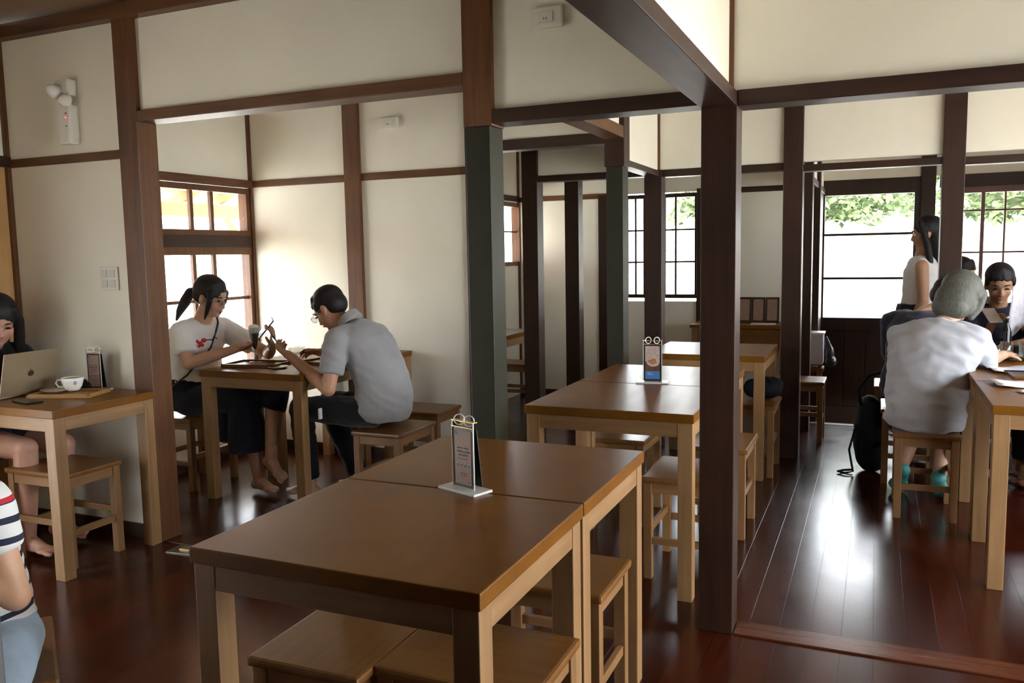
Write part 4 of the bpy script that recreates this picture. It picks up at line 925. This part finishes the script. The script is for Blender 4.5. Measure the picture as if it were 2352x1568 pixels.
# tray, cup
def tray(label, loc, rz, a, b_, m):
    t = thing('serving_tray', label, 'tray', loc, rz, 'wooden serving trays'); obj('tray_base', B(-a, a, -b_, b_, 0, .008, .002), m, t)
    r_ = newbm()
    for q in ((-a, a, -b_, -b_+.012), (-a, a, b_-.012, b_), (-a, -a+.012, -b_, b_), (a-.012, a, -b_, b_)): box(r_, q[0], q[1], q[2], q[3], .008, .018, .002)
    obj('rim', r_, m, t); return t
tray('golden wooden tray under the white coffee cup', (-2.975, -.27, .75), math.radians(20), .15, .095, wood('tray_gold', (.42, .22, .06), (.30, .14, .035), 'x', .4))
tray('brown wooden tray under the tall iced drink', (-2.83, .87, .75), math.radians(8), .17, .115, STL('x'))
tray('brown wooden tray under the bending man\'s hand', (-2.50, 1.06, .75), math.radians(-6), .12, .10, STL('x'))
def cup(name, label, loc, k=1.0, green=True, hrot=math.pi):
    t = thing(name, label, 'cup', loc, hrot)
    obj('cup_body', lathe(newbm(), [(0, .003), (.024*k, .003), (.026*k, 0), (.028*k, .002), (.040*k, .020*k), (.047*k, .045*k), (.050*k, .062*k), (.048*k, .062*k), (.044*k, .043*k), (.034*k, .012*k), (0, .008*k)]), plain('white_ceramic', (.82, .80, .74), .25), t, True)
    obj('drink', lathe(newbm(), [(0, .056*k), (.0455*k, .056*k), (.0455*k, .054*k), (0, .053*k)]), plain('matcha' if green else 'coffee', (.22, .24, .05) if green else (.08, .03, .015), .5), t, True)
    h = newbm(); tube(h, [(.046*k, 0, .050*k), (.070*k, 0, .050*k), (.078*k, 0, .034*k), (.066*k, 0, .018*k), (.040*k, 0, .018*k)], .0055*k, 10); obj('handle', h, MATS['white_ceramic'], t, True)
    return t
c1 = cup('coffee_cup', 'white cup with green drink and blue logo behind the laptop', (-2.985, -.24, .768), 1.0, True, math.radians(205))
lg = newbm(); ell(lg, (-.030, .034, .040), .006, .007, .010); obj('logo', lg, plain('logo_blue', (.22, .35, .55), .5), c1)
tag(obj('saucer', lathe(newbm(), [(0, .0), (.045, 0), (.062, .008), (.064, .009), (.045, .004), (0, .003)]), MATS['white_ceramic'], None, True, (-3.05, -.285, .768)), 'white saucer lying on the tray beside the white cup', 'saucer')
tag(obj('phone', B(-.036, .036, -.075, .075, 0, .008, .003), plain('phone_black', (.012, .012, .014), .12), None, False, (-2.985, -.475, .7505), (0, 0, 1.35)), 'black phone lying on the laptop table before the tray', 'phone')
db = thing('dark_pouch', 'small dark pouch between the white cup and the menu stand', 'pouch', (-3.055, -.125, .75)); b = newbm(); ell(b, (0, 0, .026), .034, .025, .026); ell(b, (.02, .005, .02), .03, .022, .02); obj('pouch_body', soft(b, .005, 2), plain('black_nylon', (.010, .011, .013), .75, spec=.2), db, True)
# iced drink in a stemmed glass
dg_ = thing('iced_coffee_glass', 'tall stemmed glass of dark iced coffee with white cream', 'glass', (-2.835, .86, .768))
obj('glass_bowl', lathe(newbm(), [(.006, .062), (.014, .085), (.024, .130), (.030, .175), (.034, .205), (.0325, .205), (.0285, .175), (.022, .130), (.012, .088), (.0, .07)]), ACR, dg_, True)
obj('coffee', lathe(newbm(), [(0, .072), (.012, .090), (.021, .130), (.0275, .172), (0, .172)]), plain('coffee_dark', (.022, .012, .012), .15), dg_, True)
obj('cream', lathe(newbm(), [(0, .172), (.028, .172), (.0318, .202), (.028, .214), (.014, .222), (0, .224)]), plain('cream', (.85, .83, .80), .6), dg_, True)
obj('glass_foot', lathe(newbm(), [(0, 0), (.033, 0), (.033, .003), (.008, .008), (.005, .02), (.005, .055), (.009, .066), (0, .066)]), ACR, dg_, True)
# phones in hands
def held(ph, c, a, b_):
    a = V(a).normalized(); n = a.cross(V(b_)).normalized(); b2 = n.cross(a)
    ph.matrix_world = Matrix(((n.x, b2.x, a.x, c[0]), (n.y, b2.y, a.y, c[1]), (n.z, b2.z, a.z, c[2]), (0, 0, 0, 1)))
vd = V((-.66, .75, -.08))
ph = thing('phone', 'dark phone held up by the woman in the white t-shirt', 'phone'); obj('case', B(-.004, .004, -.036, .036, -.075, .075, .003), plain('phone_teal', (.03, .06, .065), .3), ph)
obj('screen', B(.004, .0048, -.032, .032, -.068, .068, 0), plain('screen_glow', (.25, .28, .32), .1), ph); held(ph, (-2.825, .945, .958), rgt*.62+upv*.78, vd+V((0, 0, .30))-rgt*.15)
ph = thing('phone', 'black phone held low by the man in the grey shirt', 'phone'); obj('case', B(-.004, .004, -.036, .036, -.075, .075, .003), plain('phone_black', (.012, .012, .014), .12), ph)
obj('screen', B(.004, .0048, -.032, .032, -.068, .068, 0), plain('screen_glow', (.25, .28, .32), .1), ph); held(ph, (-2.600, .80, .868), rgt*.60-upv*.80, vd-V((0, 0, .25)))
bw = thing('glass_bowl', 'clear glass dessert bowl behind the bending man\'s phone', 'bowl', (-2.72, 1.10, .75)); obj('bowl', lathe(newbm(), [(0, 0), (.03, 0), (.03, .004), (.01, .01), (.01, .03), (.045, .055), (.058, .085), (.055, .085), (.042, .058), (0, .036)]), ACR, bw, True)
tag(obj('white_saucer', lathe(newbm(), [(0, 0), (.04, 0), (.058, .008), (.056, .010), (.038, .004), (0, .003)]), MATS['white_ceramic'], None, True, (-2.62, .80, .7505)), 'white saucer beside the bending man\'s phone hand', 'saucer')

# wall fittings --------------------------------------------------------
WP = plain('white_plastic', (.72, .70, .64), .4)
el = thing('emergency_light', 'white twin head emergency light high on the left wall bay', 'light', (-3.11, -.03, 2.0))
obj('battery_case', B(-.040, .040, -.060, 0, -.06, .13, .012), WP, el)
obj('lamp_holder', B(-.055, .040, -.05, 0, .17, .25, .010), WP, el)
b = newbm(); lathe(b, [(0, 0), (.03, 0), (.036, .03), (.03, .045), (0, .05)]); b.transform(Matrix.Translation((-.035, -.05, .20)) @ Matrix.Rotation(math.radians(115), 4, 'X')); obj('lamp_head', b, plain('lens_plastic', (.75, .74, .70), .2), el, True)
b = newbm(); lathe(b, [(0, 0), (.026, 0), (.032, .03), (.026, .045), (0, .05)]); b.transform(Matrix.Translation((.02, -.045, .165)) @ Matrix.Rotation(math.radians(150), 4, 'X')); obj('lamp_head', b, MATS['lens_plastic'], el, True)
rm = plain('red_led', (.8, .05, .03), .4); rp = rm.node_tree.nodes['Principled BSDF']; rp.inputs['Emission Color'].default_value = (1, .05, .03, 1); rp.inputs['Emission Strength'].default_value = 1.5
b = newbm(); ell(b, (.022, -.061, .065), .0045, .003, .0045); obj('indicator', b, rm, el)
b = newbm(); ell(b, (.022, -.061, .085), .004, .002, .004); ell(b, (.022, -.061, .025), .004, .002, .004); obj('test_button', b, plain('button_dark', (.08, .08, .08), .5), el)
sw = thing('wall_switch', 'white wall switch plate on the left bay', 'switch', (-2.935, -.03, 1.29)); obj('plate', B(-.06, .06, -.010, 0, -.058, .058, .004), WP, sw)
for x in (-.026, .026):
    for z in (-.024, .024): obj('button', B(x-.018, x+.018, -.015, -.009, z-.018, z+.018, .002), plain('switch_button', (.62, .60, .54), .35), sw)
def plate(name, label, cat, loc, w_, h_):
    t = thing(name, label, cat, loc); obj('cover', B(-w_, w_, -.022, 0, -h_, h_, .006), plain('cream_plastic', (.74, .72, .60), .4), t)
    s = newbm(); box(s, -w_*.45, w_*.45, -.026, -.020, -h_*.5, h_*.5, .002); obj('socket', s, WP, t)
    s = newbm()
    for x in (-.005, .005): box(s, x-.0015, x+.0015, -.0275, -.025, -.010, -.002, 0)
    obj('slot', s, plain('button_dark', (.08, .08, .08), .5), t); return t
plate('wall_socket', 'cream socket box high above the right beam', 'socket', (-.628, -.03, 2.232), .064, .038)
plate('wall_socket', 'small cream box on the wall behind the man', 'socket', (-2.435, 2*G-.03, 2.235), .068, .038)
fo = thing('floor_outlet', 'small metal floor outlet by the left jamb', 'outlet', (-2.48, -.105, 0), .1); obj('plate', B(-.07, .07, -.05, .05, 0, .005, .001), plain('dull_brass', (.32, .32, .24), .35, metal=.7), fo); obj('lid', B(-.02, .035, -.015, .02, .005, .012, .001), plain('brass', (.6, .45, .22), .3, metal=.7), fo)

# black bag on stool, rear objects --------------------------------------
bg_ = thing('black_bag', 'black soft bag lying on the wooden stool', 'bag', (-.13, 2.37, .44)); b = newbm(); ell(b, (0, 0, .062), .115, .085, .062); ell(b, (.05, .03, .085), .07, .05, .055); ell(b, (-.06, -.02, .07), .06, .06, .06); obj('bag_body', soft(b, .008, 2), plain('black_cloth', (.010, .010, .011), .8, spec=.15, bump=.8, nscale=14), bg_, True)
b = newbm(); tube(b, [(.06, -.02, .10), (.04, -.05, .145), (-.03, -.05, .150), (-.06, -.03, .115)], .007, 8); obj('bag_handle', b, plain('black_nylon', (.010, .011, .013), .75, spec=.2), bg_, True)
st = thing('umbrella_stand', 'white topped box stand beside the entrance post', 'stand', (.03, 4.35, -.30)); obj('box', B(-.075, .085, -.09, .09, .72, .97, .006), plain('white_board', (.62, .60, .66), .5), st); obj('lid', B(-.08, .095, -.095, .095, .97, .985, .004), plain('white_lid', (.85, .86, .88), .3), st)
for sx in (-.05, .06):
    for sy in (-.06, .06): obj('leg', B(sx-.015, sx+.015, sy-.015, sy+.015, 0, .72, .002), STL('z'), st)
obj('shelf', B(-.08, .09, -.09, .09, .66, .69, .002), STL('x'), st)
bb_ = thing('plastic_bag', 'dark plastic bag hanging from the white box stand', 'bag', (.155, 4.35, .0)); b = newbm(); ell(b, (.01, 0, .50), .035, .06, .075); ell(b, (.02, 0, .44), .045, .07, .05); cone(b, (-.02, 0, .64), .012, (.0, 0, .55), .03); obj('bag_body', soft(b, .008, 1), plain('bag_film', (.04, .04, .05), .35, bump=.8, nscale=20), bb_, True)
# backpack
bp = thing('backpack', 'tall black backpack standing on the floor beside the stools', 'backpack', (.48, 2.50, 0), .3); b = newbm(); ell(b, (0, 0, .22), .085, .12, .22); ell(b, (.02, 0, .10), .09, .125, .10); ell(b, (.0, -.02, .38), .07, .10, .10); obj('pack_body', soft(b, .009, 2), plain('black_nylon', (.010, .011, .013), .75, spec=.2), bp, True)
b = newbm(); tube(b, [(-.06, -.05, .42), (-.08, -.06, .52), (-.02, -.04, .60), (.05, -.03, .62), (.11, -.02, .58)], .010, 8); obj('strap', b, MATS['black_nylon'], bp, True)
b = newbm(); tube(b, [(-.085, -.05, .30), (-.13, -.07, .15), (-.11, -.09, .02), (-.16, -.10, .012), (-.19, -.06, .012), (-.15, -.03, .012), (-.10, -.05, .02)], .007, 8); obj('loose_strap', b, MATS['black_nylon'], bp, True)
b = newbm(); ell(b, (-.088, -.03, .27), .010, .012, .012); obj('buckle', b, CHROME, bp, True)

# right table things ----------------------------------------------------
PAP = plain('white_paper', (.80, .80, .84), .7)
def sheet(label, x, y, w_, h_, rz, curl=.004):
    b = newbm(); bmesh.ops.create_grid(b, x_segments=10, y_segments=8, size=.5)
    for v in b.verts: v.co = V((v.co.x*w_, v.co.y*h_, .0015+curl*(math.sin(v.co.x*5+1)**2)+curl*.5*math.sin(v.co.y*7)**2))
    r_ = bmesh.ops.extrude_face_region(b, geom=b.faces[:])
    for g in r_['geom']:
        if isinstance(g, bmesh.types.BMVert): g.co.z += .0008
    return tag(obj('paper_sheet', b, PAP, None, True, (x, y, .7505), (0, 0, rz)), label, 'paper', 'papers on the right table')
sheet('large white sheet across the near right table', 1.19, 1.30, .40, .21, .12, .010)
sheet('small white slip nearest us on the right table', 1.17, 1.075, .20, .075, -.06)
sheet('white paper under the grey haired woman\'s arm', 1.19, 1.78, .34, .22, .2, .012)
sheet('crumpled white paper between the bottles', 1.13, 2.30, .20, .15, -.3, .02)
tag(obj('pen', tube(newbm(), [(-.07, 0, 0), (.06, 0, 0), (.072, 0, 0)], [.005, .005, .002], 8), plain('pen_blue', (.03, .04, .16), .3), None, True, (1.155, 1.655, .764), (0, 0, .05)), 'dark blue pen beside the white papers', 'pen')
tr = thing('dish_tray', 'brown tray with small dish on the right table', 'tray', (1.22, 1.56, .75), .05); obj('tray_base', B(-.12, .12, -.08, .08, 0, .014, .003), STL('x'), tr)
ds = thing('sauce_dish', 'small pale dish with blue band on the brown tray', 'dish', (1.21, 1.56, .765)); obj('dish', lathe(newbm(), [(0, 0), (.03, 0), (.045, .012), (.052, .024), (.049, .024), (.040, .012), (0, .006)]), plain('pale_ceramic', (.62, .60, .50), .3), ds, True); obj('band', lathe(newbm(), [(.0455, .011), (.0500, .019), (.0490, .0195), (.0440, .0115)]), plain('band_blue', (.08, .16, .5), .4), ds, True)
def bottle(label, x, y, h, r, m, group='bottles on the right table', cap=None):
    t = thing('bottle', label, 'bottle', (x, y, .75), 0, group); obj('bottle_body', lathe(newbm(), [(0, 0), (r, 0), (r*1.02, .01), (r, h*.58), (r*.8, h*.68), (r*.38, h*.80), (r*.36, h*.93), (0, h*.93)]), m, t, True)
    obj('cap', lathe(newbm(), [(0, h*.93), (r*.42, h*.93), (r*.42, h), (0, h)]), cap or CHROME, t, True); return t
bottle('slim black bottle on the right table before the facing man', 1.185, 2.42, .225, .026, plain('black_bottle', (.010, .010, .012), .15))
bottle('short dark sauce bottle left of the slim black bottle', 1.075, 2.26, .10, .022, plain('dark_bottle', (.03, .018, .014), .15))
def tumbler(label, x, y, h, r):
    t = thing('drinking_glass', label, 'glass', (x, y, .75), 0, 'clear glasses on the right table'); obj('glass_wall', lathe(newbm(), [(0, 0), (r*.8, 0), (r, h), (r*.93, h), (r*.74, .008), (0, .008)]), ACR, t, True)
    obj('water', lathe(newbm(), [(0, .009), (r*.73, .009), (r*.84, h*.55), (0, h*.55)]), glass_mat('water', (.86, .90, .93), .10), t, True); return t
for k, (x, y, h, lb) in enumerate(((1.16, 2.22, .10, 'clear glass before the slim black bottle'), (1.24, 2.16, .11, 'clear glass right of the slim black bottle'), (1.10, 2.14, .085, 'short clear glass near the grey haired woman'), (1.305, 1.98, .12, 'tall clear glass at the right edge'), (1.26, 1.82, .115, 'clear glass closest to the brown tray'), (1.03, 2.40, .11, 'clear glass half hidden by the grey hair'))): tumbler(lb, x, y, h, .030)
pt = thing('black_teapot', 'round black pot shining beside the slim black bottle', 'teapot', (1.075, 2.48, .75)); obj('pot_body', lathe(newbm(), [(0, 0), (.035, 0), (.055, .02), (.064, .05), (.055, .082), (.032, .098), (0, .10)]), plain('black_glaze', (.020, .014, .016), .08), pt, True)
b = newbm(); tube(b, [(.055, 0, .05), (.085, 0, .07), (.098, 0, .095)], [.014, .010, .008], 10); obj('spout', b, MATS['black_glaze'], pt, True); obj('lid_knob', lathe(newbm(), [(0, .098), (.016, .10), (.010, .108), (.014, .118), (0, .122)]), CHROME, pt, True)
pc = thing('phone', 'white phone in the hand of the man facing us', 'phone', (1.13, 2.60, .965)); obj('case', B(-.037, .037, -.004, .004, -.072, .072, .003), plain('phone_white', (.75, .75, .75), .3), pc); pc.rotation_euler = (math.radians(-60), 0, .3)
kc = thing('black_camera', 'black camera lying at the right edge of the table', 'camera', (1.27, 2.32, .75), .4); obj('camera_body', B(-.055, .055, -.03, .03, 0, .075, .008), plain('black_plastic', (.015, .015, .016), .4), kc)
b = newbm(); lathe(b, [(0, 0), (.032, 0), (.034, .04), (.028, .045), (0, .04)]); b.transform(Matrix.Translation((0, -.03, .038)) @ Matrix.Rotation(math.radians(90), 4, 'X')); obj('lens', b, plain('lens_black', (.02, .02, .025), .1), kc, True)
# newspaper
b = newbm(); n = 14
for (px, s) in ((0, 1),):
    g0 = []
    for i in range(n+1):
        u = i/n; row = []
        for j in range(9):
            v_ = j/8; x = -.13+.26*u; y = -.05*abs(math.sin((u-.5)*math.pi))+.012*math.sin(v_*5+u*4); row.append(b.verts.new((x, y, -.15+.30*v_+.02*math.sin(u*6)*v_)))
        g0.append(row)
    for i in range(n):
        for j in range(8): b.faces.new((g0[i][j], g0[i+1][j], g0[i+1][j+1], g0[i][j+1]))
r_ = bmesh.ops.extrude_face_region(b, geom=b.faces[:])
for g in r_['geom']:
    if isinstance(g, bmesh.types.BMVert): g.co.y += .0015
np_ = thing('newspaper', 'opened newspaper held up at the right edge', 'newspaper', (1.275, 2.54, 1.035), math.radians(25)); obj('pages', b, plain('newsprint', (.50, .48, .52), .8, noise=.15, nscale=40), np_, True)
np_.rotation_euler = (math.radians(12), math.radians(-14), math.radians(35))
